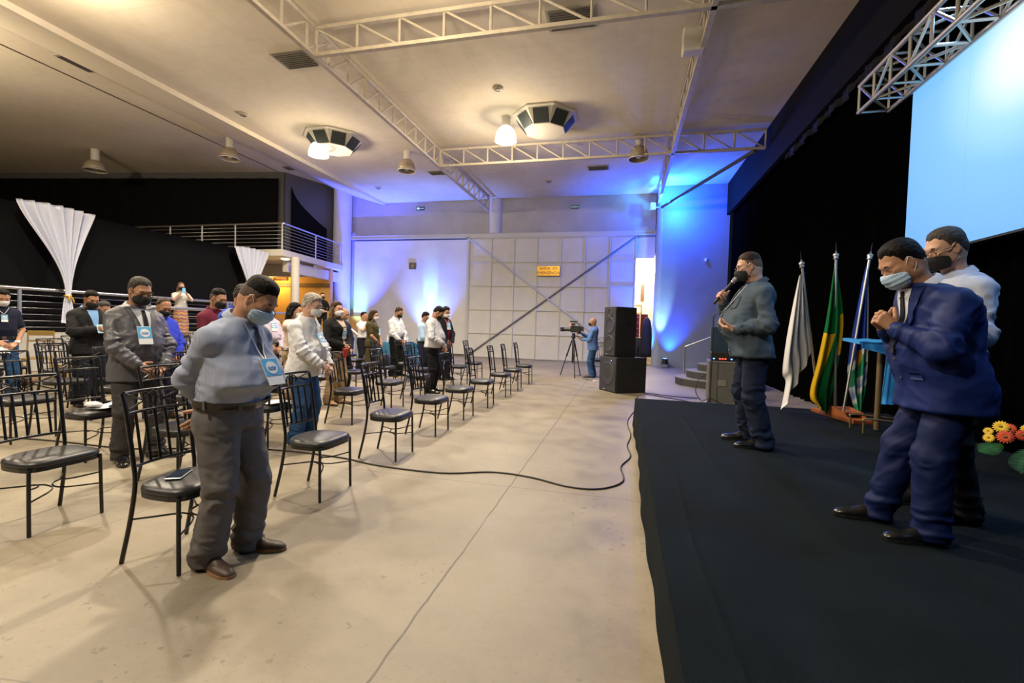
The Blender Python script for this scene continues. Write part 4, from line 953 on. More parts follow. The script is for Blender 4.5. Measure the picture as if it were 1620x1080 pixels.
    if bot == 'trousers':
        g = SDF(); zt_ = 1.0
        lo_, hi_, fn_ = torso_fn(Ts, .82*s, zt_*s, .006*s if top not in ('untucked', 'jacket') else -.006*s, 0, 2.3); g.fn(lo_, hi_, fn_, .02)
        lw = P.get('leg', 1.0)*(1+P.get('girth', 0)*.5); J = []
        for q in (-1, 1):
            hq = hip[q]+V3(0, -q*.004, -.03); kq = kn[q]; aq = ank[q]+V3(0, 0, -.045)
            g.cap(sc(hq), sc(kq), .104*s*lw, .083*s*lw, .03); g.cap(sc(kq), sc(aq), .082*s*lw, .074*s*lw, .02)
            J.append((sc(aq+V3(.01, 0, .05)), (0, 0, 1), .13*s, .017*s, 9)); J.append((sc(kq+V3(.02, 0, 0)), (.2, .3, 1), .13*s, .012*s, 7)); J.append((sc(hq+V3(.08, 0, 0)), (.6, q*.5, .7), .13*s, .010*s, 7))
        def cl(p, D): return np.maximum(D, .022*s-p[..., 2])
        garment(g, rc, 'trousers', BM, .006*s, J if det else [], cl)
        if top in ('shirt', 'tee') and P.get('belt', 1):
            zb_ = .985; G_ = G(); rings = []
            fw = float(np.interp(zb_, zs, cxs_)); 
            for dz, do in ((-.018, .008), (-.018, .017), (.018, .017), (.018, .008)):
                z_ = zb_+dz; c = cx_at(z_); dd_ = float(np.interp(z_, zs, ds))+do+.006; wd_ = float(np.interp(z_, zs, ws))+do+.006; ring = []
                for a in np.linspace(0, 2*PI, 40, endpoint=False):
                    ca, sa = math.cos(a), math.sin(a); r_ = (abs(ca)**2.3+abs(sa)**2.3)**(-1/2.3); ring.append(((c+dd_*r_*ca)*s, wd_*r_*sa*s, (z_-.02*max(0, ca)*P.get('belly', 0))*s))
                rings.append(ring)
            G_.loft(rings, False, True); G_.build('belt', mat('dark_leather', (.018, .013, .010), .4), e, True, 60)
            G_ = G(); xb = (cx_at(zb_)+float(np.interp(zb_, zs, ds))+.026)*s; G_.box((xb, 0, (zb_-.02*P.get('belly', 0))*s), (.008, .05, .038), bev=.003); G_.build('belt_buckle', STEEL, e)
            if det:
                G_ = G()
                for a in (.55, -.55, 1.5, -1.5, 2.6, -2.6):
                    ca, sa = math.cos(a), math.sin(a); z_ = zb_; r_ = (abs(ca)**2.3+abs(sa)**2.3)**(-1/2.3); pt = ((cx_at(z_)+(float(np.interp(z_, zs, ds))+.026)*r_*ca)*s, (float(np.interp(z_, zs, ws))+.026)*r_*sa*s, (z_-.02*max(0, ca)*P.get('belly', 0))*s)
                    G_.box(pt, (.012, .012, .05), a)
                G_.build('belt_loops', BM, e)
    elif bot in ('skirt', 'dress'):
        g = SDF(); zl = P.get('skirt_hem', .12)*s; wz = .98*s
        def fs(p):
            t_ = np.clip((wz-p[..., 2])/(wz-zl), 0, 1); fold = 1+.05*np.sin(np.arctan2(p[..., 1], p[..., 0])*9)*t_
            d = (.118+.05*t_+.02*np.sin(t_*3))*s*P.get('skirt_w', 1)*fold; w_ = (.175+.03*t_+.02*np.sin(t_*3))*s*P.get('skirt_w', 1)*fold
            r = np.sqrt((p[..., 0]/d)**2+(p[..., 1]/w_)**2); return np.maximum((r-1)*np.minimum(d, w_), np.maximum(zl-p[..., 2], p[..., 2]-wz))
        g.fn((-.25, -.3, zl), (.25, .3, wz), fs); garment(g, rc, 'skirt', BM, .006*s)
        for q in (-1, 1): pass
    # shoes
    if P.get('shoes', 1):
        for q in (-1, 1):
            a = ank[q]; cy2, sy2 = math.cos(fy[q]), math.sin(fy[q])
            def FW(x_, y_, z_): return V3((a[0]+.03+x_*cy2-y_*sy2)*s, (a[1]+x_*sy2+y_*cy2)*s, z_*s)
            Rz = rotm(0, fy[q]); g = SDF()
            g.ell(FW(-.055, 0, .045), V3(.045, .038, .045)*s, Rz, .03); g.ell(FW(.02, 0, .045), V3(.08, .040, .045)*s, Rz, .03); g.ell(FW(.11, 0, .028), V3(.085, .045, .032)*s, Rz, .03); g.ell(FW(.17, .0, .022), V3(.05, .036, .022)*s, Rz, .02)
            g.cap(FW(-.03, 0, .05), FW(-.03, 0, .095), .040*s, .038*s, .02)
            def c2(p, D): return np.maximum(D, .014*s-p[..., 2])
            V, F = g.mesh(min(rc, .012) if det < 2 else .006, c2); so = mesh_obj('shoe', [(V, F)], P.get('shoe_mat', mat('black_shoe', (.008, .008, .009), .22, coat=.3)), e)
            ou = [(-.098, 0), (-.09, .03), (-.05, .038), (.02, .036), (.10, .049), (.16, .044), (.205, .022), (.218, 0), (.205, -.022), (.16, -.042), (.10, -.047), (.02, -.034), (-.05, -.038), (-.09, -.03)]
            G_ = G(); G_.loft([[Vector(FW(x_*k2+.0, y_*k2, z_)) for x_, y_ in ou][::-1] for z_, k2 in ((.019, .99), (.019, 1.03), (.003, 1.02))][::-1]); G_.build('sole', P.get('sole_mat', RUBBER), so)
            if det == 2:
                G_ = G()
                for k2 in range(4):
                    xx = .02+.022*k2; zz = .092-.011*k2
                    G_.tube([Vector(FW(xx, -.022, zz-.006)), Vector(FW(xx+.004, 0, zz+.003)), Vector(FW(xx, .022, zz-.006))], .0022*s, 5)
                G_.build('laces', P.get('shoe_mat', RUBBER), so, True)
    # ---------- hair
    hair = P.get('hair', 'short'); HC = P.get('hair_mat', mat('black_hair', (.0045, .0035, .003), .6, bump=.4, bscale=140, stretch=(1, 1, .25), spec=.15))
    def hairfield(th, line, nm, m, top_=.0, amp=.003, rake=.055, xt=0, minz=None):
        """line: (x, z) pairs of the hair edge seen from the side; the hair thins out towards that edge"""
        lx, lz = zip(*sorted(line)); g = SDF(); head_field(g, hcs, R, P, hs, True)
        def cl(p, D):
            q = (p-hcs)@R/hs; wob = .004*np.sin(q[..., 1]*170)+.003*np.sin(q[..., 1]*390+1); edge = q[..., 2]-np.interp(q[..., 0], lx, lz)+wob-.012*np.exp(-(q[..., 1]/.02)**2)*(q[..., 0] > .04)*-1
            tmp = np.clip(edge/rake, 0, 1)**.8; up_ = np.clip((q[..., 2]-.03)/.07, 0, 1)
            D = D-(.0010+th*tmp+top_*up_*tmp)*hs
            ear = .026-np.sqrt((q[..., 0]-.002)**2+((q[..., 2]+.008)*.85)**2); D = np.maximum(D, np.where(np.abs(q[..., 1]) > .055, ear*hs, -1.0))
            return np.maximum(D, -edge*.8*hs)
        V, F = g.mesh(rh*.95, cl)
        if not len(V): return
        Nn = vnormals(V, F); q = (V-hcs)@R; V = V+Nn*((ridge(q*np.array([25, 90, 50]))-.4)*amp*hs)[:, None]; return mesh_obj(nm, [(V, F)], m, e)
    LN = [(-.13, -.060), (-.090, -.066), (-.055, -.050), (-.030, -.006), (.008, -.016), (.018, -.010), (.024, .036), (.036, .062), (.050, .078), (.066, .088), (.12, .094)]
    LTOP = [(-.13, .020), (-.06, .030), (.0, .040), (.036, .062), (.052, .080), (.068, .090), (.12, .095)]
    if hair == 'short': hairfield(.0045, LN, 'hair', HC, .009, .002)
    elif hair == 'fade':
        hairfield(.0012, LN, 'hair_sides', P.get('fade_mat', mat('fade_hair', (.060, .036, .024), .7, bump=.3, bscale=200)), .0, .0006, .02)
        hairfield(.0035, LTOP, 'hair', HC, P.get('quiff', .013), .002, .06, xt=.003)
    elif hair == 'curly': hairfield(.009, LN, 'hair', HC, .012, .009, .02)
    elif hair == 'receding': hairfield(.004, [(x_-.02, z_+(.03 if x_ > .03 else 0)) for x_, z_ in LN], 'hair', HC, .0, .002)
    elif hair == 'balding': hairfield(.004, [(x_, max(z_, .06) if x_ > 0 else z_) for x_, z_ in LN], 'hair', HC, -.004, .002)
    elif hair in ('long', 'bun', 'bob'):
        hairfield(.009, [(-.13, -.10), (-.03, -.07), (.015, -.03), (.028, .04), (.050, .075), (.068, .088), (.12, .094)], 'hair', HC, .010, .004)
        g = SDF()
        if hair == 'bun': g.ell(W(-.125, 0, -.01), V3(.045, .045, .04)*hs, R, .02); g.cap(W(-.08, 0, .02), W(-.11, 0, 0), .05*hs, .04*hs, .02)
        else:
            Lh = .34 if hair == 'long' else .15
            for q in (-1, 1):
                g.cap(W(-.01, q*.070, .02), W(-.035, q*.082, -.09), .028*hs, .032*hs, .03)
                if hair == 'long': g.chain([W(-.035, q*.082, -.09), sc(N+V3(-.01, q*.085, -.06)), sc(N+V3(.06 if q < 0 else .03, q*.10, -.20))], [.032*s, .036*s, .018*s], .02)
            g.cap(W(-.085, 0, .0), sc(N+V3(-.075, 0, .03-Lh*.7)), .062*hs, .045*s, .03); g.cap(W(-.07, .04, -.02), sc(N+V3(-.07, .05, .02-Lh*.6)), .045*hs, .035*s, .03); g.cap(W(-.07, -.04, -.02), sc(N+V3(-.07, -.05, .02-Lh*.6)), .045*hs, .035*s, .03)
        V, F = g.mesh(max(rh, .007)); Nn = vnormals(V, F); V = V+Nn*((ridge(V*np.array([45, 45, 9]))-.4)*.008*s)[:, None]; mesh_obj('hair_length', [(V, F)], P.get('hair_tip', HC), e)
    # brows, eyelashes
    if det:
        G_ = G()
        for q in (-1, 1): G_.tube([Vector(W(.0905-abs(yy-.03)*.5-(.012 if yy > .045 else 0), q*yy, .026+.004*math.sin((yy-.012)/.04*PI))) for yy in (.013, .024, .036, .048)], [.003*hs, .0042*hs, .004*hs, .002*hs], 6)
        G_.build('eyebrows', HC if hair not in ('curly',) else mat('grey_brow', (.2, .18, .16), .7), e, True)
        G_ = G()
        for q in (-1, 1): G_.tube([Vector(W(.0835-((yy-.032)/.015)**2*.008, q*yy, -.006+.003*abs(yy-.032)/.015)) for yy in (.019, .026, .032, .038, .045)], .0014*hs, 5)
        G_.build('eyelashes', mat('lash', (.012, .008, .006), .6), e, True)
    if P.get('beard'):
        g = SDF(); g.ell(W(.040, 0, -.088), V3(.045, .052, .038)*hs, R, .03)
        for q in (-1, 1): g.ell(W(.005, q*.052, -.068), V3(.040, .022, .034)*hs, R, .02)
        mesh_obj('beard', [g.mesh(rh)], P['beard'], e)
    # mask
    if P.get('mask'):
        MM = P['mask']; g = SDF(); head_field(g, hcs, R, P, hs*1.0); g.ell(W(.070, 0, -.055), V3(.046, .050, .058)*hs, R, .03); g.ell(W(.045, 0, -.07), V3(.05, .062, .05)*hs, R, .03)
        mz = P.get('mask_top', 0)
        def cl(p, D):
            q = (p-hcs)@R/hs; a = q[..., 0]; D = D-.0075*hs
            tp = (q[..., 2]-(-.018+mz+.35*(a-.095)))*hs; bt = (-.104-.1*(a-.05)-q[..., 2])*hs; sd = (.044-a+.15*np.abs(q[..., 2]+.06))*hs
            return np.maximum(np.maximum(D, tp), np.maximum(bt, sd))
        V, F = g.mesh(rh*.9, cl); q = (V-hcs)@R/hs
        if P.get('pleats'): Nn = vnormals(V, F); V = V+Nn*(.0011*hs*np.sign(np.sin(q[:, 2]*230))*(np.abs(q[:, 2]+.06) < .03))[:, None]
        mo = mesh_obj('face_mask', [(V, F)], MM, e); G_ = G()
        for q in (-1, 1):
            G_.tube([Vector(W(*c)) for c in ((.046, q*.064, -.028), (.022, q*.077, -.006), (-.002, q*.089, .024), (-.018, q*.086, .012))], .0018*hs, 5)
            G_.tube([Vector(W(*c)) for c in ((.040, q*.060, -.095), (.015, q*.078, -.062), (-.010, q*.087, -.036), (-.02, q*.084, -.02))], .0018*hs, 5)
        G_.build('ear_loops', P.get('loop_mat', MM), mo, True)
    if P.get('glasses'):
        G_ = G()
        for q in (-1, 1):
            G_.tube([Vector(W(.104-.25*abs(.030+.026*math.cos(a)-.012)*.5, q*(.034+.027*math.cos(a)), -.002+.019*math.sin(a))) for a in np.linspace(0, 2*PI, 16, endpoint=False)], .0018*hs, 5, closed=True)
            G_.tube([Vector(W(.094, q*.061, .004)), Vector(W(.05, q*.079, .008)), Vector(W(-.015, q*.085, .004))], .002*hs, 5)
        G_.tube([Vector(W(.106, -.008, .004)), Vector(W(.110, 0, .007)), Vector(W(.106, .008, .004))], .0018*hs, 5); G_.build('glasses', P['glasses'], e, True)
    # name badge on a cord
    if P.get('badge'):
        bz = P.get('badge_z', 1.20); by = P.get('badge_y', .0); CM = P.get('cord_mat', mat('white_cord', (.6, .62, .65), .7))
        if not P.get('nocord'):
            for q in (-1, 1): decal('lanyard', [(bz+.07+(1.45-bz-.07)*t_, by*(1-t_)+q*(.075*t_+.006)-.004, by*(1-t_)+q*(.075*t_+.006)+.004) for t_ in np.linspace(1, 0, 8)], CM, .012, .002)
    if P.get('badge') and P['badge'] != 'cord':
        xx = sx(by, bz, .012); th_ = math.atan2(sx(by, bz+.06, 0)-sx(by, bz-.06, 0), .12*s)
        M = Matrix.Rotation(max(-.7, min(.2, th_)), 3, 'Y'); M = Matrix.Rotation(P.get('badge_yaw', 0), 3, 'Z') @ M; o_ = Vector((xx+.006, by*s, bz*s)); k2 = s*P.get('badge_s', 1.22)
        G_ = G(); G_.box(o_, (.003, .095*k2, .14*k2), M); bo = G_.build('badge', mat('badge_white', (.75, .78, .80), .4), e)
        G_ = G(); G_.box(o_+M @ Vector((.0022, 0, .022*k2)), (.002, .092*k2, .088*k2), M); G_.build('badge_print', mat('badge_blue', (.10, .42, .75), .4), bo)
        G_ = G(); cc = o_+M @ Vector((.004, 0, .018*k2)); ring = [cc+M @ Vector((0, .033*k2*math.cos(a), .033*k2*math.sin(a))) for a in np.linspace(0, 2*PI, 18, endpoint=False)]
        G_.loft([ring, [q_+M @ Vector((.0008, 0, 0)) for q_ in ring]]); G_.build('badge_disc', MATS['badge_white'], bo)
        G_ = G()
        for yy, hh_ in ((-.019, .014), (-.011, .008), (-.003, .010), (.006, .016), (.014, .009), (.020, .012)): G_.box(o_+M @ Vector((.0055, yy*k2, .018*k2)), (.001, .0045*k2, hh_*k2), M)
        G_.box(o_+M @ Vector((.0055, 0, .008*k2)), (.001, .040*k2, .003*k2), M); G_.build('badge_mark', mat('badge_ink', (.03, .16, .5), .5), bo)
    if P.get('watch'):
        q = P['watch']; d0 = unit(wrs[q]-el[q]); c = Vector(sc(wrs[q]-d0*.015)); u = Vector(d0).orthogonal().normalized(); v = Vector(d0).cross(u)
        G_ = G(); G_.loft([[c+Vector(d0)*dz*s+(u*math.cos(a)+v*math.sin(a))*r_*s for a in np.linspace(0, 2*PI, 18, endpoint=False)] for dz, r_ in ((-.012, .028), (-.012, .033), (.012, .033), (.012, .028))], False, True); wo = G_.build('watch', P['watch_mat'], e, True, 50)
        up_ = Vector((0, q*.6, 1)); up_ = (up_-Vector(d0)*up_.dot(Vector(d0))).normalized(); M = Matrix((up_, Vector(d0), up_.cross(Vector(d0)))).transposed(); G_ = G(); G_.box(c+up_*.034*s, (.012*s, .04*s, .036*s), M, bev=.004); G_.build('watch_case', P['watch_mat'], wo)
    e['_w'] = 0; del e['_w']
    return dict(e=e, W=W, wr={q: sc(wrs[q]) for q in wrs}, hd=dfl, s=s, sx=sx, el={q: sc(el[q]) for q in el}, R=R)
def world(pr, p):
    e = pr['e']; return Matrix.Translation(e.location) @ Matrix.Rotation(e.rotation_euler.z, 4, 'Z') @ Vector(p)
# ------------------------------------------------------------------ people
def nat(k='black'): return {'black': (.009, .007, .006), 'brown': (.035, .018, .010), 'grey': (.36, .33, .29), 'saltpepper': (.045, .040, .036)}[k]
for k in ('brown', 'grey', 'saltpepper'): mat(k+'_hair', nat(k), .6, bump=.4, bscale=110, stretch=(1, 1, .25), var=.25, vscale=60, spec=.2)
SURG = mat('surgical_mask_blue', (.44, .62, .84), .8, bump=.1, bscale=60); WMASK = mat('white_mask', (.72, .72, .74), .8, bump=.1, bscale=60); BMASK = mat('black_mask', (.008, .008, .009), .8)
WLOOP = mat('white_loop', (.8, .8, .8), .7); GLBK = mat('black_glasses', (.01, .01, .01), .3); GLSV = mat('thin_metal_glasses', (.25, .22, .2), .3, .8)
BLKTR = cloth('black_trousers', (.008, .008, .010)); JEAN = cloth('mid_blue_denim', (.028, .080, .20), var=.25); DJEAN = cloth('dark_denim', (.008, .014, .034), var=.25); KHAKI = cloth('khaki_trousers', (.36, .26, .15))
WHS = cloth('white_shirt', (.70, .71, .74)); SILV = mat('steel_watch', (.6, .6, .6), .25, 1)
near = person('person', 'bowing man in striped blue shirt and grey trousers, standing nearest the camera', -2.22, 2.23, .08, 1.685, det=2,
    belly=1.0, girth=.08, fat=.8, top='shirt', top_mat=cloth('striped_blue_shirt', (.20, .245, .37), stripe=(190, (.40, .44, .56), .45)), placket_mat=cloth('navy_placket', (.02, .025, .05)), pocket=None,
    button_mat=mat('dark_button', (.02, .02, .03), .4), bottom_mat=cloth('charcoal_trousers', (.125, .115, .115), var=.12), leg=1.06, arms='behind', stance=((-.02, .12), (.05, .13)), toe=(.35, .2), lean=.03, hunch=.25,
    shoe_mat=mat('brown_leather', (.055, .032, .02), .5, var=.3, vscale=12), sole_mat=mat('tan_sole', (.30, .16, .07), .6), head_pitch=.72, head_yaw=.10, neckf=.05, hair='fade', mask=SURG, pleats=1, loop_mat=WLOOP, badge=1, badge_z=1.17, badge_y=-.02, badge_yaw=-.15, skin='mid', head=1.03, shoes=1, wide=1.05)
grey = person('person', 'man in shiny grey suit with black tie, glasses and black mask, hands crossed before him', -4.66, 3.55, -.18, 1.80, det=2,
    belly=.45, girth=.02, wrinkle=.35, top='jacket', top_mat=cloth('grey_suit', (.090, .090, .108), .42, spec=.5), shirt_mat=cloth('pale_shirt', (.55, .58, .64)), tie_mat=cloth('dark_tie', (.012, .012, .018)), v_bottom=1.12, bottom_mat=cloth('grey_suit_trousers', (.048, .045, .046)),
    arms='clasp', stance=((.03, .13), (.08, .15)), toe=(.35, .45), head_pitch=.42, head_yaw=.05, hair='short', hair_mat=MATS['saltpepper_hair'], mask=BMASK, glasses=GLBK, badge=1, badge_z=1.20, badge_y=-.03, nocord=0, watch=1, watch_mat=GLBK, skin='mid', head_roll=0)
dark = person('person', 'man in black suit and light blue shirt left of the grey-suited man', -8.1, 5.45, -.1, 1.80, det=1,
    belly=.3, girth=.07, top='jacket', top_mat=cloth('black_suit', (.010, .010, .012), spec=.3), shirt_mat=cloth('sky_shirt', (.22, .42, .72)), v_bottom=1.1, bottom_mat=cloth('navy_suit_trousers', (.007, .009, .016)), arms='clasp_high', hem=.78,
    right=dict(w=(.27, -.06, 1.16), d=(.45, .8, .1), n=(-.7, 0, -.5), c=(.9, 1, .5), th=(.2, .5)), left=dict(w=(.26, .07, 1.12), d=(.45, -.8, .1), n=(0, 0, 1), c=(.6, .7, .4), th=(.2, .5)), head_pitch=.5, mask=BMASK, skin='mid', badge=0)
bald = person('person', 'balding man in royal blue shirt and black mask just behind the grey-suited man', -6.2, 5.05, -.12, 1.69, det=1,
    belly=.45, girth=.02, top='untucked', top_mat=cloth('royal_blue_shirt', (.035, .06, .60)), bottom_mat=cloth('navy_trousers', (.010, .016, .07)), arms='clasp', head_pitch=.55, mask=BMASK, hair='receding', hair_mat=MATS['brown_hair'], skin='mid', shoe_mat=mat('brown_shoe', (.06, .03, .015), .4))
old = person('person', 'grey-haired man in loose white shirt and blue jeans with white mask and glasses', -3.57, 4.6, .10, 1.725, det=2,
    belly=.85, girth=.04, fat=.4, top='untucked', top_mat=WHS, bottom_mat=JEAN, arms='clasp', stance=((.0, .10), (.02, .13)), head_pitch=.32, hair='curly', hair_mat=MATS['grey_hair'], mask=WMASK, glasses=GLSV, badge=1, badge_z=1.22, badge_y=.0, skin='light', hunch=.2, pocket=(1,), hem=.80, flare=.01)
lilac = person('person', 'man in pale pink shirt with black mask, partly hidden behind the nearest man', -6.6, 7.5, -.25, 1.73, det=1,
    belly=.5, girth=.04, top='shirt', top_mat=cloth('pale_pink_shirt', (.66, .58, .70)), bottom_mat=BLKTR, arms='clasp', head_pitch=.35, mask=BMASK, badge=1, badge_z=1.30, badge_y=0, nocord=1, skin='mid')
slv = person('person', 'dark-haired woman in cream sleeveless top, partly hidden behind the grey-haired man', -5.25, 6.5, .35, 1.70, det=1,
    female=1, girth=.05, top='shirt', top_mat=cloth('cream_top', (.66, .54, .46)), bare=2, bottom_mat=KHAKI, arms='clasp', head_pitch=.2, hair='bob', hair_mat=MATS['black_hair'], mask=WMASK, skin='tan', nocollar=1, placket=0)
card = person('person', 'long-haired woman in black cardigan and khaki trousers holding something red', -4.80, 7.0, -.12, 1.75, det=1,
    female=1, girth=.05, belly=.2, top='jacket', top_mat=cloth('black_cardigan', (.010, .010, .011)), shirt_mat=cloth('beige_top', (.52, .38, .27)), v_bottom=1.2, open=.01, hem=.92, bottom_mat=KHAKI, arms='clasp_high', head_pitch=.12, head_yaw=-.15, hair='long', hair_mat=MATS['brown_hair'], hair_tip=mat('dyed_hair', (.10, .05, .025), .5, bump=.4, bscale=100),
    mask=WMASK, skin='tan', badge=1, badge_z=1.20, badge_s=1, collar=0, shoe_mat=mat('nude_shoe', (.4, .22, .13), .5))
person('person', 'bald man just visible behind the woman in black cardigan', -5.6, 8.4, -.2, 1.70, det=0, top='untucked', top_mat=cloth('navy_polo', (.01, .016, .045)), bottom_mat=BLKTR, hair='bald', head_pitch=.3, skin='mid')
person('person', 'woman in olive green dress with glasses and white mask, arms crossed low', -6.27, 10.7, .1, 1.735, det=1,
    female=1, girth=.08, belly=.35, top='dress', top_mat=cloth('olive_dress', (.055, .045, .018)), bare=1, bottom='dress', bottom_mat=MATS['olive_dress'], skirt_hem=.30, skirt_w=.92, arms='clasp', head_pitch=.25, hair='bob', hair_mat=MATS['brown_hair'], mask=WMASK, glasses=GLBK, skin='tan', badge=1, badge_z=1.2)
ph2 = person('person', 'person in white top raising a phone by the blue-lit wall', -7.35, 12.05, -.2, 1.72, det=0, top='shirt', top_mat=WHS, bottom_mat=cloth('navy_suit_trousers', (.01, .012, .03)), arms='phone_up', head_pitch=.1, skin='tan', bare=1)
person('person', 'man in white long-sleeved shirt and black trousers with black mask before the pale wall', -5.9, 11.3, -.25, 1.86, det=1,
    belly=.35, girth=.02, top='shirt', top_mat=WHS, bottom_mat=BLKTR, arms='clasp', head_pitch=.5, mask=BMASK, hair='short', hair_mat=MATS['brown_hair'], skin='mid')
person('person', 'man in light blue shirt and navy trousers behind the man in printed shirt', -4.97, 10.96, .1, 1.74, det=0, belly=.3, top='shirt', top_mat=cloth('sky_pale_shirt', (.40, .56, .80)), bottom_mat=cloth('navy_tr2', (.012, .016, .04)), arms='clasp', head_pitch=.4, skin='mid', mask=BMASK)
person('person', 'man in pale patterned shirt and black trousers bowing with one hand at his belt', -3.86, 8.95, .22, 1.83, det=1,
    belly=.75, girth=.04, fat=.5, lean=.05, top='untucked', top_mat=cloth('printed_shirt', (.62, .63, .70), pattern='print'), bottom_mat=BLKTR, arms='clasp', right=dict(w=(.235, -.17, 1.0), p=(-.7, -.8, -.2), d=(.35, .30, -.8), n=(-.8, 0, -.4)), head_pitch=.75, mask=BMASK, glasses=GLBK, skin='mid', hem=.9)
person('person', 'man in black suit with dark red shirt, white mask and badge before the sliding door', -4.53, 11.25, -.45, 1.90, det=1,
    belly=.2, top='jacket', top_mat=MATS['black_suit'], shirt_mat=cloth('dark_red_shirt', (.20, .012, .018)), v_bottom=1.0, open=.015, bottom_mat=BLKTR, arms='clasp', head_pitch=.45, mask=WMASK, skin='mid', badge=1, badge_z=1.28, badge_y=0)
camman = person('person', 'shaven-headed camera operator in blue printed shirt and jeans behind the tripod', -.84, 13.75, PI-.05, 1.75, det=1,
    belly=.3, girth=.03, top='untucked', top_mat=cloth('blue_print_shirt', (.10, .20, .48), pattern='print'), bottom_mat=JEAN, arms='clasp_high', right=dict(w=(.34, -.10, 1.27), p=(-.3, -.6, -.8), d=(.9, .2, .2), n=(0, .6, -.7)), left=dict(w=(.32, .08, 1.10), p=(-.5, .5, -.8), d=(.9, -.2, .3), n=(0, -.6, .7)), head_pitch=.15, hair='bald', mask=BMASK, skin='mid', shoe_mat=MATS['brown_shoe'])
skirt = person('person', 'woman in white top and colourful wavy skirt filming with a phone behind a railing', -12.72, 10.98, -.45, 1.62, z=.80, det=1,
    female=1, girth=.06, top='tee', top_mat=cloth('white_blouse', (.72, .69, .62)), bare=1, bottom='skirt', bottom_mat=cloth('wavy_skirt', (.4, .2, .1), pattern='wave'), skirt_hem=.08, arms='phone_up', head_pitch=.05, hair='long', hair_mat=mat('light_brown_hair', (.16, .09, .045), .5, bump=.4, bscale=100), mask=BMASK, glasses=GLBK, skin='light', nocollar=1, placket=0, belt=0)
edge = person('person', 'man in navy polo shirt and jeans with white mask at the left edge', -9.75, 5.3, -.2, 1.80, det=1,
    belly=.25, top='tee', top_mat=cloth('dark_navy_polo', (.010, .012, .030)), bare=1, bottom_mat=JEAN, arms='clasp', head_pitch=.55, mask=WMASK, hair='short', skin='tan', badge=1, badge_z=1.28, badge_s=.8, watch=1, watch_mat=WMASK)
person('person', 'grey-haired man in pale blue shirt, seen between the two men in suits', -9.0, 6.25, 0, 1.68, det=0, belly=.3, top='untucked', top_mat=MATS['sky_shirt'], bottom_mat=cloth('navy_tr2', (.012, .016, .04)), hair_mat=MATS['saltpepper_hair'], head_pitch=.6, skin='mid')
person('person', 'man in bright blue shirt whose dark hair shows behind the nearest man', -4.62, 4.75, .1, 1.84, det=1, belly=.3, girth=.05, top='shirt', top_mat=cloth('cobalt_shirt', (.04, .08, .42)), bottom_mat=BLKTR, hair='curly', hair_mat=MATS['saltpepper_hair'], head_pitch=.5, skin='mid', mask=BMASK, placket=0)
person('person', 'man in maroon shirt with short hair, left of the one in bright blue', -5.55, 5.3, .0, 1.83, det=0, top='shirt', top_mat=cloth('maroon_shirt', (.12, .015, .035)), bottom_mat=BLKTR, hair='fade', head_pitch=.4, skin='mid', mask=BMASK)
person('person', 'person in yellow-green shirt mostly hidden behind the man in royal blue', -9.1, 7.45, 0, 1.56, det=0, top='tee', top_mat=cloth('lime_shirt', (.42, .46, .06)), bottom_mat=BLKTR, head_pitch=.5, skin='mid')
person('person', 'person all in black with black mask standing under the balcony, hands joined', -11.55, 15.95, -.7, 1.68, z=.85, det=0, top='shirt', top_mat=cloth('all_black', (.007, .007, .008)), bottom_mat=BLKTR, arms='clasp_high', mask=BMASK, head_pitch=.1, skin='light', collar=0)
# on the stage
spk = person('person', 'bearded speaker in slate blue shirt and dark jeans talking into a microphone on the stage', 1.20, 4.80, PI+.02, 1.83, z=.36, det=2,
    belly=.92, girth=.11, fat=.7, badge='cord', badge_z=1.14, badge_y=-.02, top='untucked', top_mat=cloth('slate_shirt', (.060, .085, .115), var=.1), bottom_mat=DJEAN, leg=.98, arms='clasp_high', left=dict(w=(.20, .20, 1.05), p=(-.9, .45, -.4), d=(.78, -.62, .10), n=(-.25, -.3, .9), c=(.55, .6, .4), th=(.3, .4)), right=dict(w=(.25, -.11, 1.30), p=(-.1, -.7, -.8), d=(.40, .40, .75), n=(-.45, .8, .1), c=(1.0, 1.1, .6), th=(.7, .5)),
    stance=((-.02, .15), (-.06, .14)), toe=(.1, .05), neckf=.12, head_pitch=.30, hair='fade', fade_mat=mat('speaker_fade', (.12, .07, .045), .7), hair_mat=MATS['brown_hair'], quiff=.010, mask=BMASK, glasses=GLSV, beard=MATS['brown_hair'], skin='light', watch=1, watch_mat=mat('pale_watch', (.62, .62, .6), .3, .5), pocket=(1,), hem=.80, flare=.015, wide=1.03)
blue = person('person', 'stout man in royal blue suit and pale blue mask praying on the stage', 1.675, 2.93, PI+.0, 1.605, z=.36, det=2,
    belly=.65, girth=.11, fat=1.0, armfat=.10, lean=.02, hunch=.5, top='jacket', top_mat=cloth('royal_blue_suit', (.002, .013, .105), .6, var=.08, spec=.3), shirt_mat=cloth('pale_shirt', (.55, .58, .64)), tie_mat=cloth('dark_tie', (.012, .012, .018)), v_bottom=1.05, bottom_mat=cloth('royal_blue_trousers', (.002, .008, .055), .65), leg=1.02,
    arms='pray', left=dict(w=(.285, .05, 1.21)), right=dict(w=(.285, -.05, 1.21), p=(-.7, -.45, -.6)), stance=((.24, .17), (.12, .13)), toe=(.05, .12), neckf=.12, head_pitch=.66, head_yaw=.05, hair='short', mask=SURG, pleats=1, loop_mat=WLOOP, skin='mid', head=1.06, hem=.74, flare=.01)
back = person('person', 'man in pale shirt with glasses and black mask standing behind the blue-suited man', 1.93, 3.34, PI+.15, 1.735, z=.36, det=2,
    belly=.25, girth=.02, top='shirt', top_mat=cloth('pale_grey_shirt', (.40, .45, .58)), bottom_mat=BLKTR, arms='clasp', head_pitch=.40, hair='short', hair_mat=MATS['saltpepper_hair'], mask=BMASK, glasses=GLBK, skin='light', stance=((.06, .12), (.0, .12)))
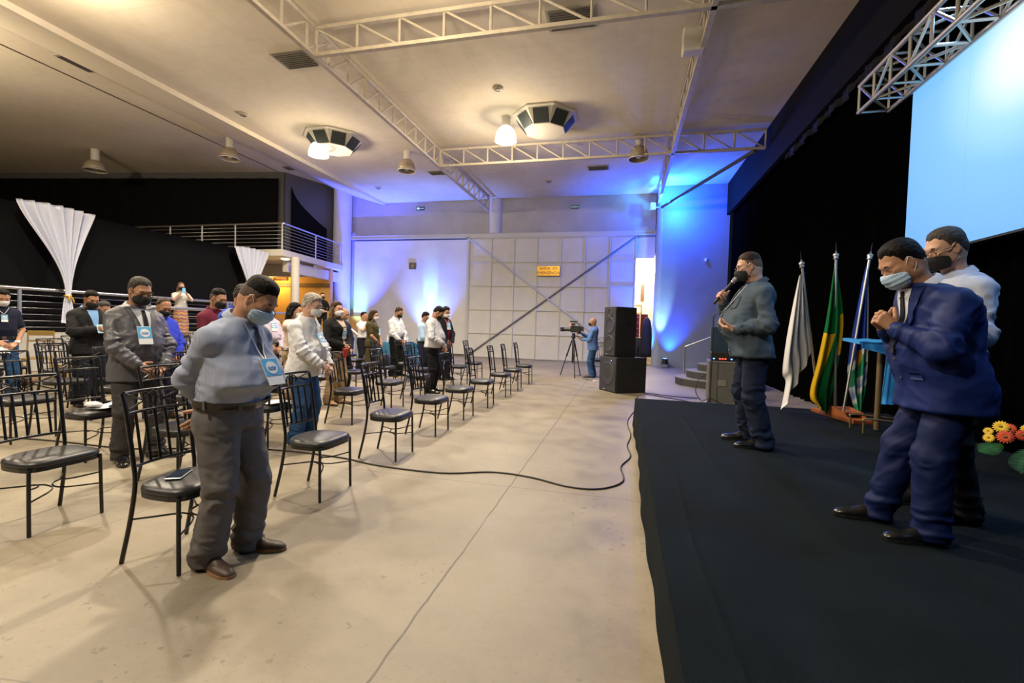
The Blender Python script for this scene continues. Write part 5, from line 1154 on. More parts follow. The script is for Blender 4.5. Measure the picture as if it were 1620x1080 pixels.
# ------------------------------------------------------------------ things people hold or left behind
def held(pr, q, name, build, label, cat):
    """an object placed at a person's hand"""
    pass
def mic():
    m = world(spk, V3(0, 0, 0)); dd = spk['hd'][-1]; s = spk['s']; o = spk['wr'][-1]; d = unit(dd['d']); n = V3(dd['n']); n = unit(n-d*(n@d)); t_ = np.cross(d, n)
    M = Matrix.Rotation(spk['e'].rotation_euler.z, 3, 'Z'); c = Vector(spk['e'].location)+M @ Vector(o+d*.085*s+n*.030*s)
    mouth = Vector(spk['e'].location)+M @ Vector(spk['W'](.125, 0, -.075)); ax = (mouth-c).normalized(); 
    e = thing('microphone', c-ax*.11, 0, 'black handheld microphone with silver head held at the speaker\'s mask', 'microphone'); z = Vector((0, 0, 1)); Q = z.rotation_difference(ax).to_matrix()
    L_ = (mouth-c).length+.11-.045
    L_ = max(.18, min(L_, .26))
    def pr(prof): return [[Q @ Vector((r*math.cos(a), r*math.sin(a), h)) for a in np.linspace(0, 2*PI, 18, endpoint=False)] for r, h in prof]
    G().loft(pr([(.010, 0), (.0125, .004), (.0135, .03), (.017, L_-.012), (.019, L_)])).build('handle', RUBBER, e, True, 50)
    G().loft(pr([(.020, L_), (.0225, L_+.004), (.0225, L_+.010), (.019, L_+.013)])).build('collar_ring', ALU, e, True, 50)
    G().loft(pr([(.018, L_+.012), (.024, L_+.022), (.026, L_+.036), (.022, L_+.052), (.012, L_+.061), (.001, L_+.063)])).build('grille', mat('mic_grille', (.30, .31, .33), .4, .8, bump=.6, bscale=400), e, True)
mic()
def phone(loc, rot, label, wd=.075, ln=.155, scr=(.02, .03, .05)):
    e = thing('smartphone', loc, 0, label, 'phone'); M = rot.to_3x3() if hasattr(rot, 'to_3x3') else rot
    g = G(); g.box((0, 0, 0), (wd, ln, .009), M, bev=.003); g.build('body', mat('phone_edge', (.35, .36, .33), .3, .6), e)
    g = G(); g.box(M @ Vector((0, 0, .0048)), (wd*.93, ln*.95, .001), M); g.build('screen', mat('phone_screen_%d' % int(scr[2]*100), scr, .08, emit=scr if scr[2] > .1 else None, es=1.2), e)
    return e
phone((-2.52, 2.17, .492), Matrix.Rotation(.5, 3, 'Z') @ Matrix.Rotation(0, 3, 'X'), 'dark phone with pale edge lying on the chair behind the nearest man', .085, .17)
def hold(pr, label, scr=(.1, .35, .6)):
    a = (V3(pr['wr'][-1])+V3(pr['wr'][1]))/2+V3(.04, 0, .10)*pr['s']; M = Matrix.Rotation(pr['e'].rotation_euler.z, 3, 'Z')
    phone(Vector(pr['e'].location)+M @ Vector(a), M @ Matrix.Rotation(PI/2, 3, 'Y') @ Matrix.Rotation(PI, 3, 'X') @ Matrix.Rotation(PI/2, 3, 'Z') if False else M @ Matrix(((0, 0, 1), (1, 0, 0), (0, 1, 0))), label, .08, .15, scr)
hold(skirt, 'phone held up by the woman in the wavy skirt'); hold(ph2, 'phone held up by the person in white near the blue-lit wall', (.02, .03, .05))
def sheet_thing(name, loc, rz, sz, m, label, cat, n=1, curl=.02, tilt=0):
    g = G(); P_ = []
    for i in range(9):
        row = []
        for j in range(9):
            u, v = i/8-.5, j/8-.5; row.append(Matrix.Rotation(tilt, 3, 'Y') @ Vector((u*sz[0], v*sz[1], .002+curl*(u*u*4*.6+abs(math.sin(v*5+u*2))*.3)*.5)))
        P_.append(row)
    g.sheet(P_, -.0015*n); o = g.build(name, m, smooth=True); o.location = loc; o.rotation_euler = (0, 0, rz); return tag(o, label, cat)
PAPER = mat('white_paper', (.75, .76, .78), .7)
sheet_thing('paper_sheet', (-5.02, 3.58, .487), .3, (.21, .30), PAPER, 'crumpled white papers on the chair left of the grey-suited man', 'paper', 2, .05)
g = G(); g.loft([[(.07*math.cos(a)*r+.02*math.sin(3*a), .045*math.sin(a)*r, z) for a in np.linspace(0, 2*PI, 16, endpoint=False)] for r, z in ((1, 0), (1.2, .015), (1, .035), (.4, .05))]); o = g.build('folded_cloth', PAPER, smooth=True); o.location = (-5.06, 3.45, .51); tag(o, 'small folded white cloth on top of the papers on the chair', 'cloth')
g = G(); g.box((0, 0, .012), (.12, .2, .024), bev=.006); o = g.build('black_wallet', VINYL); o.location = (-4.93, 3.62, .50); o.rotation_euler = (0, 0, .4); tag(o, 'small black case on the papers left of the grey-suited man', 'case')
sheet_thing('paper_sheet', (-3.78, 4.43, .487), -.2, (.21, .30), PAPER, 'white leaflet with blue corner on the chair behind the old man', 'paper', 1, .02)
sheet_thing('paper_sheet', (-5.2, 5.9, .487), .2, (.21, .30), mat('orange_leaflet', (.70, .36, .18), .6), 'orange and white leaflet on a chair behind the grey-haired man', 'paper')
c = world(card, V3(card['wr'][-1])+V3(.03, .03, -.13)); g = G(); g.box((0, 0, 0), (.02, .11, .16), bev=.006); o = g.build('red_pouch', mat('red_cloth', (.62, .03, .02), .6)); o.location = c; o.rotation_euler = (0, .2, card['e'].rotation_euler.z); tag(o, 'bright red pouch held by the woman in the black cardigan', 'pouch')
c = world(edge, V3(edge['wr'][-1])+V3(.05, .05, -.13)); o = sheet_thing('paper_sheet', c, .4, (.12, .18), PAPER, 'folded white paper held by the man at the left edge', 'paper', 1, .03, 1.2)
c = world(dark, V3(dark['wr'][1])+V3(.05, -.08, .05)); g = G(); g.box((0, 0, 0), (.01, .10, .14)); o = g.build('leaflet', mat('blue_leaflet', (.35, .62, .80), .5)); o.location = c; o.rotation_euler = (0, -.4, -.1); tag(o, 'pale blue leaflet held by the man in the dark navy suit', 'paper')
# ------------------------------------------------------------------ loudspeakers
def speaker(x, y, z, wd, dp, hd, rz, label, drivers, taper=.2):
    e = thing('loudspeaker', (x, y, z), rz, label, 'loudspeaker'); BX = mat('speaker_paint', (.010, .010, .011), .6, bump=.4, bscale=150)
    f = wd/2; b = wd/2*(1-taper); ring = lambda zz, k=1: [(-f*k, -dp/2*k, zz), (f*k, -dp/2*k, zz), (b*k, dp/2*k, zz), (-b*k, dp/2*k, zz)]
    g = G(); g.loft([ring(0, .985), ring(.012), ring(hd-.012), ring(hd, .985)][::-1][::-1]); g.build('cabinet', BX, e)
    g = G(); g.box((0, -dp/2-.008, hd/2), (wd*.94, .016, hd*.95), bev=.006); g.build('grille', mat('speaker_grille', (.020, .021, .023), .5, .3, bump=.8, bscale=500), e)
    for zz, r in drivers:
        g = G(); g.lathe([(r, -.0), (r*.97, -.010), (r*.88, -.004), (r*.3, .0)], (0, -dp/2-.015, zz), 26, 'y', cap=False); g.build('driver_ring', mat('driver_grey', (.032, .033, .036), .45), e, True)  # dark grey rings mark the drivers on the grille
    g = G(); g.box((-wd*.18, -dp/2-.018, .05), (.10, .004, .018)); g.build('badge_plate', ALU, e)
    for s_ in (-1, 1):
        g = G(); g.box((s_*(f+b)/2*1.0, 0, hd*.72), (.02, .16, .05), bev=.005); g.build('side_handle', RUBBER, e)
    return e
sp_r = -.98
s1 = speaker(.02, 11.0, 0, .72, .78, .80, sp_r, 'big square black subwoofer on the floor near the stage', [(.42, .27)], .0)
s2 = speaker(-.06, 11.0, .80, .50, .56, 1.14, sp_r, 'tall black loudspeaker standing on top of the subwoofer', [(.30, .19), (.72, .19), (1.0, .09)], .15)
g = G(); g.box((.15, -.41, .72), (.012, .006, .018)); g.build('power_light', mat('blue_led', (.1, .3, 1), emit=(.2, .4, 1), es=6), s1)
g = G(); g.tube([(.25, .05, 0), (.25, .05, .25)], .012, 6); g.tube([(.20, .05, 0), (.25, .05, .25)], .008, 6); o = g.build('speaker_pole', RUBBER); o.location = (.12, 11.15, .80); tag(o, 'short black support rod on the subwoofer beside the tall loudspeaker', 'rod')
# ------------------------------------------------------------------ camera on tripod
e = thing('tripod', (-1.42, 13.7, 0), 0, 'black tripod carrying the video camera', 'tripod'); top = Vector((0, 0, 1.12))
for a in (2.6, -1.3, 1.1):
    d = Vector((math.cos(a), math.sin(a), 0)); g = G(); g.tube([top-Vector((0, 0, .05))+d*.05, d*.22+Vector((0, 0, .62))], .022, 8); g.tube([d*.22+Vector((0, 0, .64)), d*.44+Vector((0, 0, .02))], .014, 8); g.box(d*.22+Vector((0, 0, .62)), (.05, .05, .07)); g.build('leg', RUBBER, e, True, 50)
    g = G(); g.ball(d*.44+Vector((0, 0, .02)), .022); g.build('foot', RUBBER, e)
    g = G(); g.tube([d*.30+Vector((0, 0, .38)), Vector((0, 0, .45))], .007, 6); g.build('spreader', RUBBER, e)
g = G(); g.lathe([(.03, .4), (.03, 1.12), (.06, 1.13), (.06, 1.2), (.04, 1.22), (.05, 1.28)], (0, 0, 0), 16); g.build('column_head', RUBBER, e, True, 40)
g = G(); g.tube([(.04, 0, 1.22), (.38, -.05, 1.12)], .012, 8); g.build('pan_handle', RUBBER, e)
e = thing('video_camera', (-1.42, 13.7, 1.285), -.1, 'black professional video camera with a red light on the tripod', 'camera')
g = G(); g.box((.06, 0, .12), (.30, .15, .20), bev=.02); g.box((.24, 0, .13), (.10, .12, .14), bev=.01); g.build('body', RUBBER, e)
g = G(); g.lathe([(.055, -.30), (.06, -.28), (.05, -.2), (.055, -.1), (.06, -.05)], (0, 0, .10), 20, 'x'); g.box((-.34, 0, .10), (.10, .16, .13), bev=.01); g.build('lens', RUBBER, e, True, 40)
g = G(); g.tube([(-.06, 0, .22), (-.04, 0, .29), (.14, 0, .29), (.16, 0, .22)], .014, 8); g.build('top_handle', RUBBER, e)
g = G(); g.box((.0, -.09, .26), (.12, .05, .06), bev=.01); g.build('viewfinder', RUBBER, e)
g = G(); g.lathe([(.022, -.12), (.024, .1)], (-.0, .03, .34), 12, 'x'); g.build('shotgun_microphone', mat('foam', (.02, .02, .02), .95), e, True, 40)
g = G(); g.ball((-.10, -.03, .245), .025); g.build('tally_light', mat('red_led', (1, .05, .05), emit=(1, .04, .05), es=5), e, True)
# one chair behind the camera operator
c = copy_tree(chairB); c.location = (-.72, 14.7, 0); c.rotation_euler = (0, 0, PI/2+.2); c['label'] = 'black metal chair standing alone behind the camera operator'; c['group'] = 'black banquet chairs in rows'
# ------------------------------------------------------------------ steps, rail, flight case
e = thing('stage_steps', (2.6, 13.4, 0), 0, 'three rounded grey steps below the right end wall', 'steps')
for k in range(3):
    r = 1.15-.28*k; g = G(); ring = [(r*math.cos(a), r*math.sin(a)) for a in np.linspace(PI*.5, PI*1.5, 26)]+[(.6, -r), (.6, r)]
    g.loft([[(x, y, .19*k+(.0 if k else .0)) for x, y in ring], [(x, y, .19*(k+1)-.01) for x, y in ring]]); g.build('step', mat('grey_step', (.035, .035, .035), .7), e)
    g = G(); g.loft([[(x*1.005, y*1.005, .19*(k+1)-.012) for x, y in ring], [(x*1.005, y*1.005, .19*(k+1)+.006) for x, y in ring]]); g.build('tread', mat('grey_tread', (.22, .21, .20), .6), e)
fence_pts = [(1.78, 14.4, 0), (3.3, 13.9, .62)]
e = thing('step_handrail', (1.78, 14.35, 0), 0, 'thin sloping steel handrail beside the rounded grey steps', 'railing')
g = G(); g.tube([(0, 0, .98), (1.7, -.3, 1.75)], .024, 10); g.build('handrail', STEEL, e, True, 50)
for t_ in (0, .9): g = G(); g.tube([(1.7*t_, -.3*t_, .0 if t_ == 0 else .57), (1.7*t_, -.3*t_, .98+.77*t_)], .02, 8); g.build('post', STEEL, e, True, 50)
e = thing('flight_case', (1.98, 10.15, 0), -.12, 'black flight case with metal edges behind the speaker', 'case')
wd, dp, hd = .52, .62, .86
g = G(); g.box((0, 0, hd/2), (wd-.02, dp-.02, hd-.02)); g.build('panels', mat('case_panel', (.10, .10, .095), .5, bump=.2, bscale=90), e)
g = G()
for sx_ in (-1, 1):
    for sy_ in (-1, 1): g.box((sx_*(wd/2-.012), sy_*(dp/2-.012), hd/2), (.03, .03, hd))
for zz in (.015, hd-.015):
    for s_ in (-1, 1): g.box((0, s_*(dp/2-.012), zz), (wd, .03, .03)); g.box((s_*(wd/2-.012), 0, zz), (.03, dp, .03))
g.build('edge_trim', ALU, e)
g = G(); g.box((.0, -dp/2, hd*.5), (.16, .01, .12)); g.build('recessed_handle', mat('dull_metal', (.28, .27, .25), .5, .6), e)
g = G(); g.box((-.0, 0, hd+.09), (.44, .45, .16), bev=.01); o = g.build('audio_rack', RUBBER); o.location = (1.98, 10.15, 0); o.rotation_euler = (0, 0, -.12); tag(o, 'black audio unit with red and blue lights on the flight case', 'equipment')
for k, (xx, cn) in enumerate(((-.16, 'b'), (-.05, 'r'), (0.0, 'r'), (.05, 'r'), (.16, 'b'))):
    g = G(); g.box((xx, -.228, hd+.04), (.03, .006, .02)); g.build('indicator_light', mat('led_'+cn, (.1, .1, .1), emit=(1, .05, .03) if cn == 'r' else (.1, .3, 1), es=6), o)
e = thing('monitor_stand', (1.72, 9.75, 0), 0, 'thin black microphone stand in front of the flight case', 'stand')
g = G(); g.tube([(0, 0, .02), (0, 0, 1.75)], .011, 8); g.build('pole', RUBBER, e)
for a in (0, 2.1, 4.2): g = G(); g.tube([(0, 0, .12), (.26*math.cos(a), .26*math.sin(a), .012)], .009, 6); g.build('leg', RUBBER, e)
g = G(); g.tube([(0, 0, 1.74), (.05, 0, 1.8)], .014, 6); g.build('clip', RUBBER, e)
g = G(); g.box((2.0, 10.45, 1.28), (.4, .08, .52), bev=.01); o = g.build('panel_monitor', mat('dim_blue_panel', (.03, .06, .10), .4)); tag(o, 'dim blue-grey panel standing behind the audio unit', 'screen')
# ------------------------------------------------------------------ flags
BASEW = mat('orange_wood', (.36, .11, .03), .5, var=.2, vscale=12)
fx, fy, fz = 2.80, 6.85, HS
e = thing('flag_stand', (fx, fy, fz), 0, 'long low orange-brown wooden flag base with carved edge on the stage', 'flag stand')
g = G(); pr_ = [(-.42, 0), (.42, 0), (.42, .05), (.30, .06), (.24, .11), (.10, .13), (0, .15), (-.10, .13), (-.24, .11), (-.30, .06), (-.42, .05)]
A = math.atan2(-.77, .15)
def rx_(x, y, z): return (x*math.cos(A)-y*math.sin(A), x*math.sin(A)+y*math.cos(A), z)
g.loft([[rx_(x, -.12, z) for x, z in pr_], [rx_(x, -.10, z) for x, z in pr_]]); g.loft([[rx_(x, .10, z) for x, z in pr_], [rx_(x, .12, z) for x, z in pr_]]); g.build('carved_side', BASEW, e)
g = G(); g.box((0, 0, .02), (.86, .24, .04), A); g.box((0, 0, .09), (.5, .2, .03), A); g.build('base_board', BASEW, e)
def flag(foot, tip, label, m, hang, name='flag'):
    """pole from foot to tip with a cloth hanging in folds; hang gives the cloth outline: (t along pole, list of (v, forward, side))"""
    foot = Vector(foot); tip = Vector(tip); e = thing(name, foot, 0, label, 'flag', 'flags on the stage'); a = tip-foot
    g = G(); g.tube([Vector((0, 0, 0)), a], .015, 10); g.build('pole', ALU, e, True, 50)
    g = G(); u = a.normalized(); M = Vector((0, 0, 1)).rotation_difference(u).to_matrix()
    rings = [[a+M @ Vector((r*math.cos(t_), r*math.sin(t_), h)) for t_ in np.linspace(0, 2*PI, 14, endpoint=False)] for r, h in ((.02, -.02), (.034, -.01), (.02, .005), (.034, .03), (.03, .05), (.012, .06), (.003, .10))]
    g.loft(rings); g.build('finial', ALU, e, True); g = G(); g.tube([a+u*.09, a+u*.2], [.006, .001], 6); g.build('finial_spike', RUBBER, e)
    hang(e, a); return e
def cloth_flag(e, a, t0, t1, outer, m, nf=3.5, depth=.07, ni=34, nj=40, twist=0, inner=None):
    """inner edge on the pole between t0 and t1 (or a polyline of its own), outer edge a polyline of offsets from the tip"""
    O_ = spline([Vector((x, dy, z)) for x, dy, z in outer], 12); I_ = spline([Vector((x, 0, z)) for x, z in inner], 12) if inner else None; P_ = []
    for i in range(ni+1):
        u = i/ni; row = []
        for j in range(nj+1):
            v = j/nj; inn = a+I_[int(v*(len(I_)-1))] if I_ else a*(1-(t0+(t1-t0)*v)); o_ = a+O_[min(len(O_)-1, int(v*(len(O_)-1)))]
            p = inn.lerp(o_, u); w_ = math.sin(PI*min(1, u*1.0+.0))*.3+.7*u
            ph = u*nf*2*PI+twist*v; p = p+Vector((-.25*math.cos(ph)*.3, math.sin(ph), 0))*depth*min(1, v*2.2+.15)*min(1, u*4)
            row.append(p+Vector((0, .016, 0)))
        P_.append(row)
    g = G(); g.sheet(P_, .004); o = g.build('cloth', m, e, True)
    # planar picture coordinates along the cloth
    me = o.data; at = me.attributes.new('weave', 'FLOAT_VECTOR', 'POINT'); n_ = (ni+1)*(nj+1); arr = np.zeros((len(me.vertices), 3), np.float32)
    for i in range(ni+1):
        for j in range(nj+1): k = i*(nj+1)+j; arr[k] = arr[k+n_] = (i/ni, j/nj, 0)
    at.data.foreach_set('vector', arr.ravel()); return o
def weave_mat(name, fn):
    t = NT(name, .75, .2); at = t.N.new('ShaderNodeAttribute'); at.attribute_name = 'weave'; sp_ = t.N.new('ShaderNodeSeparateXYZ'); t.L.new(at.outputs['Vector'], sp_.inputs[0]); fn(t, sp_.outputs[0], sp_.outputs[1]); return t.m
def mgreen(t, u, v):   # green field with a yellow lozenge showing in the folds
    d = t.math('ADD', t.math('MULTIPLY', t.math('ABSOLUTE', t.math('SUBTRACT', u, .52)), 1.0), t.math('MULTIPLY', t.math('ABSOLUTE', t.math('SUBTRACT', v, .50)), 1.0))
    e2 = t.math('MULTIPLY', t.math('LESS_THAN', u, .13), t.math('MULTIPLY', t.math('GREATER_THAN', v, .33), t.math('LESS_THAN', v, .60)))
    e3 = t.math('MULTIPLY', t.math('GREATER_THAN', t.math('SUBTRACT', u, t.math('MULTIPLY', v, .70)), .12), t.math('GREATER_THAN', t.math('SUBTRACT', v, t.math('MULTIPLY', t.math('SUBTRACT', 1.0, u), .12)), .34))
    t.col(t.mix(t.math('MAXIMUM', e3, e2), (.0, .13, .030), (.70, .42, .012)))
def mstate(t, u, v):   # blue above, pale diagonal band, green below, small sun
    q = t.math('ADD', v, t.math('MULTIPLY', u, -.22)); c = t.ramp(q, [(0, (.012, .05, .36)), (.40, (.012, .05, .36)), (.41, (.55, .60, .62)), (.46, (.55, .60, .62)), (.47, (.02, .24, .12)), (.60, (.02, .24, .12)), (.61, (.45, .55, .55)), (.68, (.12, .20, .45)), (.72, (.55, .60, .58)), (.76, (.02, .24, .12)), (.90, (.02, .22, .11))])
    dx = t.math('SUBTRACT', u, .55); dy = t.math('SUBTRACT', v, .56); r = t.math('SQRT', t.math('ADD', t.math('MULTIPLY', dx, dx), t.math('MULTIPLY', t.math('MULTIPLY', dy, dy), 6))); c = t.mix(t.math('LESS_THAN', r, .16), c, (.72, .42, .06))
    hem = t.math('LESS_THAN', u, .10); c = t.mix(t.math('MULTIPLY', hem, t.math('LESS_THAN', v, .6)), c, (.60, .62, .64)); t.col(c)
MG = weave_mat('green_yellow_flag', mgreen); MS = weave_mat('blue_green_flag', mstate); MW = mat('white_flag', (.66, .65, .66), .8, bump=.1, bscale=100)
FLAGS = True
def h1(e, a): cloth_flag(e, a, .05, .60, [(-.02, 0, -.12), (-.07, 0, -.50), (-.13, -.02, -1.0), (-.15, 0, -1.42), (-.10, .02, -1.56), (-.15, 0, -1.93)], MW, 3.2, .06)
flag((2.60, 6.98, .45), (2.27, 6.85, 2.33), 'white flag hanging in folds from a silver pole, leftmost of three', MW, h1)
def h2(e, a): cloth_flag(e, a, 0, 0, [(-.01, 0, -.12), (-.08, -.03, -.80), (-.16, -.04, -1.36), (-.23, -.04, -1.80), (-.12, -.05, -1.96)], MG, 2.0, .05, inner=[(.02, -.12), (.09, -.5), (.13, -.85), (.11, -1.25), (.05, -1.7), (.0, -2.06)])
flag((2.74, 6.85, .45), (2.66, 6.85, 2.44), 'green and yellow flag on a silver pole, middle one of the three', MG, h2)
def h3(e, a): cloth_flag(e, a, 0, 0, [(-.03, 0, -.10), (-.10, 0, -.70), (-.14, .02, -1.2), (-.14, .02, -1.6), (-.05, 0, -1.98)], MS, 2.2, .05, inner=[(.0, -.10), (.03, -.8), (.05, -1.5), (.0, -2.05)])
flag((2.78, 6.72, .45), (3.04, 6.85, 2.43), 'blue, green and white flag on a leaning silver pole, rightmost of the three', MS, h3)
# lectern with a blue cloth, on a thin tubular frame
e = thing('music_stand_lectern', (2.80, 6.0, HS), 0, 'small slanted lectern with bright blue cloth top behind the blue-suited man', 'lectern')
BLC = mat('bright_blue_cloth', (.03, .30, .72), .7, bump=.15, bscale=80)
g = G(); P_ = []
for i in range(13):
    u = i/12; P_.append([Vector((-.28+.62*u, -.20+.40*v, 1.01+.03*v-.10*max(0, .15-u)*0+(.0 if v < .8 else 0)+.005*math.sin(u*20))) for v in np.linspace(0, 1, 7)])
g.sheet(P_, .03); g.build('top_board', BLC, e, True, 40)
g = G(); P_ = []
for i in range(15):
    u = i/14; P_.append([Vector((-.26+.60*u, -.21+.01*math.sin(u*22), 1.0-(.06+.16*u)*v)) for v in np.linspace(0, 1, 6)])
g.sheet(P_, .006); g.build('cloth_front', BLC, e, True)
g = G(); P_ = []
for i in range(9):
    u = i/8; P_.append([Vector((-.03+.12*u-.02*v, -.22+.015*math.sin(u*14+v), .86-.52*v)) for v in np.linspace(0, 1, 6)])
g.sheet(P_, .006); g.build('cloth_tail', BLC, e, True)
BR = mat('tubular_brass', (.30, .22, .12), .35, .7)
g = G(); g.tube([(.02, 0, .98), (.02, 0, .02)], .03, 10); g.build('column', BR, e, True, 50)
g = G()
for yy in (-.25, .05): g.tube(spline([(-.22, yy, .0), (-.22, yy, .12), (-.18, yy, .17), (.30, yy, .14), (.36, yy, .12), (.37, yy, .0)], 6), .011, 8)
g.build('foot_frame', BR, e, True)
# flowers at the right edge of the stage
LEAF = mat('fern_green', (.02, .11, .012), .6, var=.3, vscale=20); PETY = mat('yellow_petals', (.85, .55, .02), .6); PETR = mat('red_orange_petals', (.70, .075, .015), .6); CEN = mat('flower_centre', (.25, .17, .02), .8)
e = thing('flower_arrangement', (3.15, 4.55, HS-.1), 0, 'arrangement of yellow and orange-red daisies with fern leaves at the right stage edge', 'flowers'); e.location = (3.22, 4.62, HS)
g = G(); g.lathe([(.10, 0), (.13, .02), (.12, .10), (.10, .12)], (0.05, -.1, -.0), 16); g.build('pot', RUBBER, e, True)
def daisy(c, d, r, m, n=16):
    d = Vector(d).normalized(); Q = Vector((0, 0, 1)).rotation_difference(d).to_matrix(); g = G()
    for L2 in range(2):
        for k in range(n):
            a = 2*PI*k/n+L2*.17; rr = r*(1-.22*L2); w_ = rr*.105; pts = []
            for t_, ww, zz in ((.15, .4, .01), (.5, 1, .02+.02*L2), (.85, .9, .015+.03*L2), (1.0, .15, .0+.03*L2)):
                for s_ in (-1, 1): pts.append(Vector(c)+Q @ Vector((rr*t_*math.cos(a)-s_*w_*ww*math.sin(a), rr*t_*math.sin(a)+s_*w_*ww*math.cos(a), zz*r*4)))
            g.add(pts, [(0, 1, 3, 2), (2, 3, 5, 4), (4, 5, 7, 6)])
    o = g.build('blossom', m, e); g = G(); g.ball(Vector(c)+Q @ Vector((0, 0, r*.1)), (r*.26, r*.26, r*.16)); g.build('centre', CEN, o, True)
for c, r, m in (((-.10, .10, .34), .055, PETY), ((-.12, .02, .27), .058, PETR), ((-.03, -.02, .30), .048, PETR), ((-.04, .10, .33), .045, PETR), ((-.18, .10, .24), .04, PETY), ((-.16, .14, .29), .035, PETY), ((.04, -.18, .25), .062, PETY), ((.10, -.20, .19), .058, PETR), ((.04, .04, .34), .045, PETY), ((.12, -.06, .28), .05, PETR), ((.18, -.2, .27), .05, PETY), ((-.02, -.22, .16), .045, PETR)):
    daisy(c, (-.55+c[0], -.8+c[1], .5), r, m)
for c, d, L2 in (((-.06, -.10, .20), (-.5, -.6, -.75), .24), ((.0, -.16, .2), (-.1, -.9, -.5), .2), ((.12, -.1, .3), (.5, -.5, .35), .26), ((-.12, .05, .2), (-.8, -.2, -.3), .2), ((.05, .05, .33), (.3, -.3, .7), .16), ((.1, -.25, .12), (.3, -.7, -.4), .2)):
    d = Vector(d).normalized(); up_ = Vector((-.3, -.5, .6)); sd = d.cross(up_).normalized(); g = G()
    for k in range(16):
        p = Vector(c)+d*L2*k/16; l_ = L2*.34*math.sin(PI*(.15+.85*k/16))
        for s_ in (-1, 1):
            q = p+sd*s_*l_+d*l_*.5; g.add([p-d*.006, p+d*.006, q+d*.002, q-d*.002], [(0, 1, 2, 3)])
    g.tube([Vector(c), Vector(c)+d*L2], .003, 5); g.build('fern_leaf', LEAF, e)
# cables lying on the floor
def cable(pts, r, label, m=RUBBER):
    g = G(); g.tube(spline([(x, y, r+.001) for x, y in pts], 8), r, 6); return tag(g.build('cable', m, smooth=True), label, 'cable')
cable([(-7.5, 3.6), (-6.2, 3.75), (-5, 3.8), (-4.2, 4.15), (-3.5, 4.25), (-2.8, 4.22), (-2.29, 4.10), (-1.63, 4.09), (-1.18, 4.27), (-.8, 4.24), (-.42, 4.09), (-.14, 4.13), (.05, 4.41), (.03, 4.87), (.13, 5.3), (.10, 5.8), (.15, 6.4), (.12, 7.4), (.3, 8.8), (.35, 10.3)], .0075, 'long black cable snaking across the floor from the chairs to the stage corner')
cable([(.5, 10.7), (.9, 10.35), (1.3, 9.95), (1.5, 9.5)], .009, 'black cable from the subwoofer towards the flight case, nearer one'); cable([(.5, 10.9), (1.0, 10.6), (1.3, 10.5), (1.6, 10.5)], .009, 'black cable from the subwoofer towards the flight case, farther one')
cable([(-1.1, 13.4), (-.9, 13.0), (-.72, 12.75), (-.68, 12.6)], .007, 'thin cable on the floor below the camera tripod')
g = G(); g.box((-.68, 12.55, .02), (.12, .06, .04), .5, bev=.01); tag(g.build('power_plug', mat('white_plastic', (.7, .72, .75), .4)), 'small white power plug on the floor right of the tripod', 'plug')
g = G(); g.tube(spline([(1.60, 10.1, .02), (1.50, 10.1, .2), (1.55, 10.12, .45), (1.70, 10.15, .55)], 8), .009, 6); tag(g.build('cable', RUBBER, smooth=True), 'black cable looping up the side of the flight case', 'cable')
# left side: gold folding chair, round black table top, boxes and a bag by the plinth
GOLD = mat('gold_painted_steel', (.38, .25, .07), .35, .5)
e = thing('folding_chair', (-11.6, 6.9, 0), -.7, 'gold-coloured metal chair standing alone by the concrete plinth', 'chair')
for s_ in (-1, 1):
    g = G(); g.tube([(-.25, s_*.2, 0), (-.18, s_*.2, .5), (-.25, s_*.19, 1.05)], .014, 8); g.build('rear_leg', GOLD, e, True, 50)
    g = G(); g.tube([(.22, s_*.2, 0), (.18, s_*.2, .5)], .014, 8); g.build('front_leg', GOLD, e, True, 50)
g = G(); g.box((-.24, 0, 1.0), (.02, .40, .10), bev=.008); g.box((-.22, 0, .84), (.02, .38, .03)); g.build('backrest', GOLD, e)
g = G(); g.box((0, 0, .5), (.4, .42, .03), bev=.012); g.build('seat', GOLD, e)
g = G(); g.tube([(.2, -.2, .2), (.2, .2, .2)], .01, 6); g.tube([(-.2, -.2, .2), (-.2, .2, .2)], .01, 6); g.build('stretcher', GOLD, e)
def carton(x, y, sz, rz, label, z=0):
    g = G(); g.box((0, 0, sz[2]/2), sz); o = g.build('cardboard_box', mat('cardboard', (.30, .19, .09), .8, var=.1)); o.location = (x, y, z); o.rotation_euler = (0, 0, rz); tag(o, label, 'box')
    g = G(); g.box((0, 0, sz[2]+.001), (.05, sz[1]*.98, .003)); g.build('tape', mat('brown_tape', (.20, .12, .06), .3), o)
carton(-11.2, 8.75, (.5, .45, .46), .2, 'tan cardboard box on the floor behind the black chairs, larger one'); carton(-12.0, 7.75, (.42, .4, .28), -.1, 'lower brown cardboard box beside the gold chair')
g = G(); g.ball((0, 0, .22), (.30, .22, .22), 18, 12); V_ = [Vector(v) for v in g.v]; g.v = [tuple(v*(1+.12*noise.noise(v*7))) for v in V_]; o = g.build('bag', mat('black_nylon', (.01, .01, .011), .7), smooth=True); o.location = (-12.1, 6.35, 0); tag(o, 'black lumpy bag on the floor beside the gold chair', 'bag')
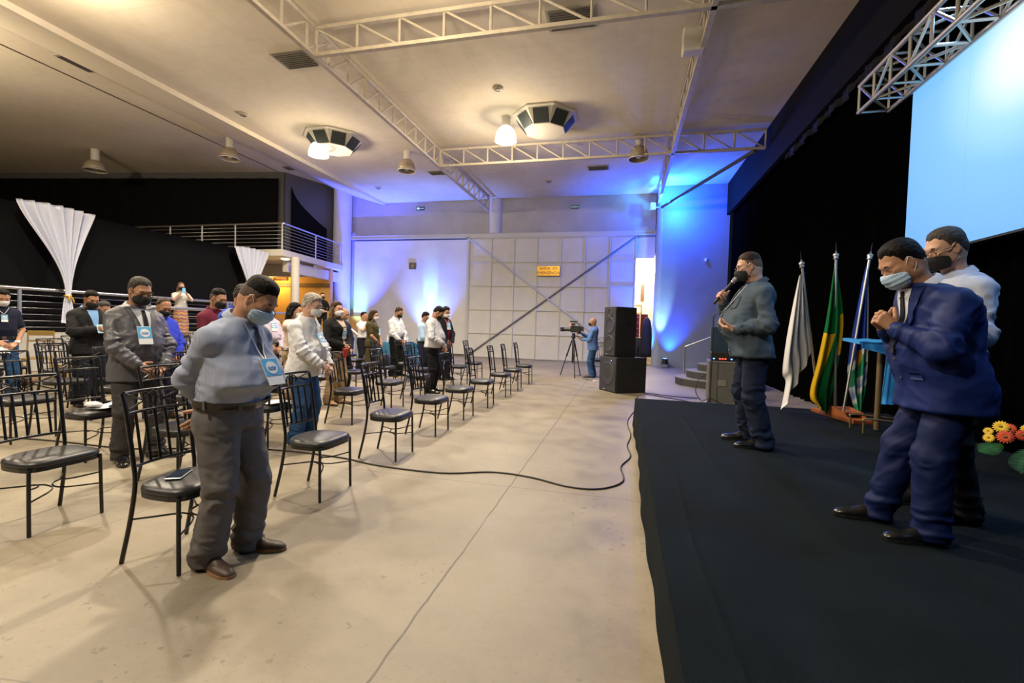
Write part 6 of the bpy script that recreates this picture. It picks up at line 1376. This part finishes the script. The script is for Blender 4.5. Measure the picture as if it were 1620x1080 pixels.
g = G(); g.ball((0, 0, .13), (.26, .2, .13), 16, 10); g.v = [tuple(Vector(v)*(1+.2*noise.noise(Vector(v)*9))) for v in g.v]; o = g.build('bag', mat('tan_sack', (.22, .14, .08), .9), smooth=True); o.location = (-11.3, 6.45, 0); tag(o, 'small tan sack on the floor in front of the black bag', 'bag')
# blue covered table with water bottles against the pale wall
e = thing('covered_table', (-7.6, 14.6, 0), 0, 'small table under a bright blue cloth near the end wall', 'table')
g = G(); n_ = 48; ring = lambda k, z, w_: [((.55*k+w_*.03*math.sin(a*14))*math.cos(a)*1.3, (.4*k+w_*.03*math.sin(a*14))*math.sin(a)*1.2, z) for a in np.linspace(0, 2*PI, n_, endpoint=False)]
g.loft([ring(1.06, .02, 1.4), ring(1.03, .4, 1), ring(1, .74, .2), ring(.98, .755, 0)]); g.build('tablecloth', mat('cyan_cloth', (.01, .10, .20), .7), e, True, 50)
for k, (bx_, by_) in enumerate(((-.3, -.1), (-.05, 0), (.18, -.08), (.38, .05))):
    t_ = thing('water_bottle', (-7.6+bx_, 14.6+by_, .755), 0, ('leftmost', 'second from left', 'third from left', 'rightmost')[k]+' clear water bottle on the blue covered table', 'bottle', 'water bottles on the blue table')
    g = G(); g.lathe([(.03, 0), (.034, .01), (.034, .16), (.014, .21), (.014, .225)], (0, 0, 0), 14); g.build('bottle_body', mat('clear_plastic', (.55, .65, .75), .15), t_, True, 50)
    g = G(); g.lathe([(.016, .222), (.016, .245)], (0, 0, 0), 12); g.build('cap', mat('white_plastic', (.7, .72, .75), .4), t_)
ch_ = min([o for o in SC.collection.objects if o.name.startswith('dining_chair')], key=lambda o: (o.location.x+5.2)**2+(o.location.y-9.3)**2)
c = thing('handbag', (ch_.location.x+.03, ch_.location.y, .487), .1, 'black handbag standing on a chair before the woman in the olive dress', 'bag')
g = G(); g.loft([[(.10*k*math.cos(a)*1.1, .17*k*math.sin(a), z) for a in np.linspace(0, 2*PI, 20, endpoint=False)] for k, z in ((.9, 0), (1, .03), (.95, .16), (.7, .24))]); g.build('body', VINYL, c, True, 50)
g = G(); g.tube([(0, .1*math.cos(a), .22+.12*math.sin(a)) for a in np.linspace(0, PI, 14)], .007, 6); g.build('strap', VINYL, c, True)
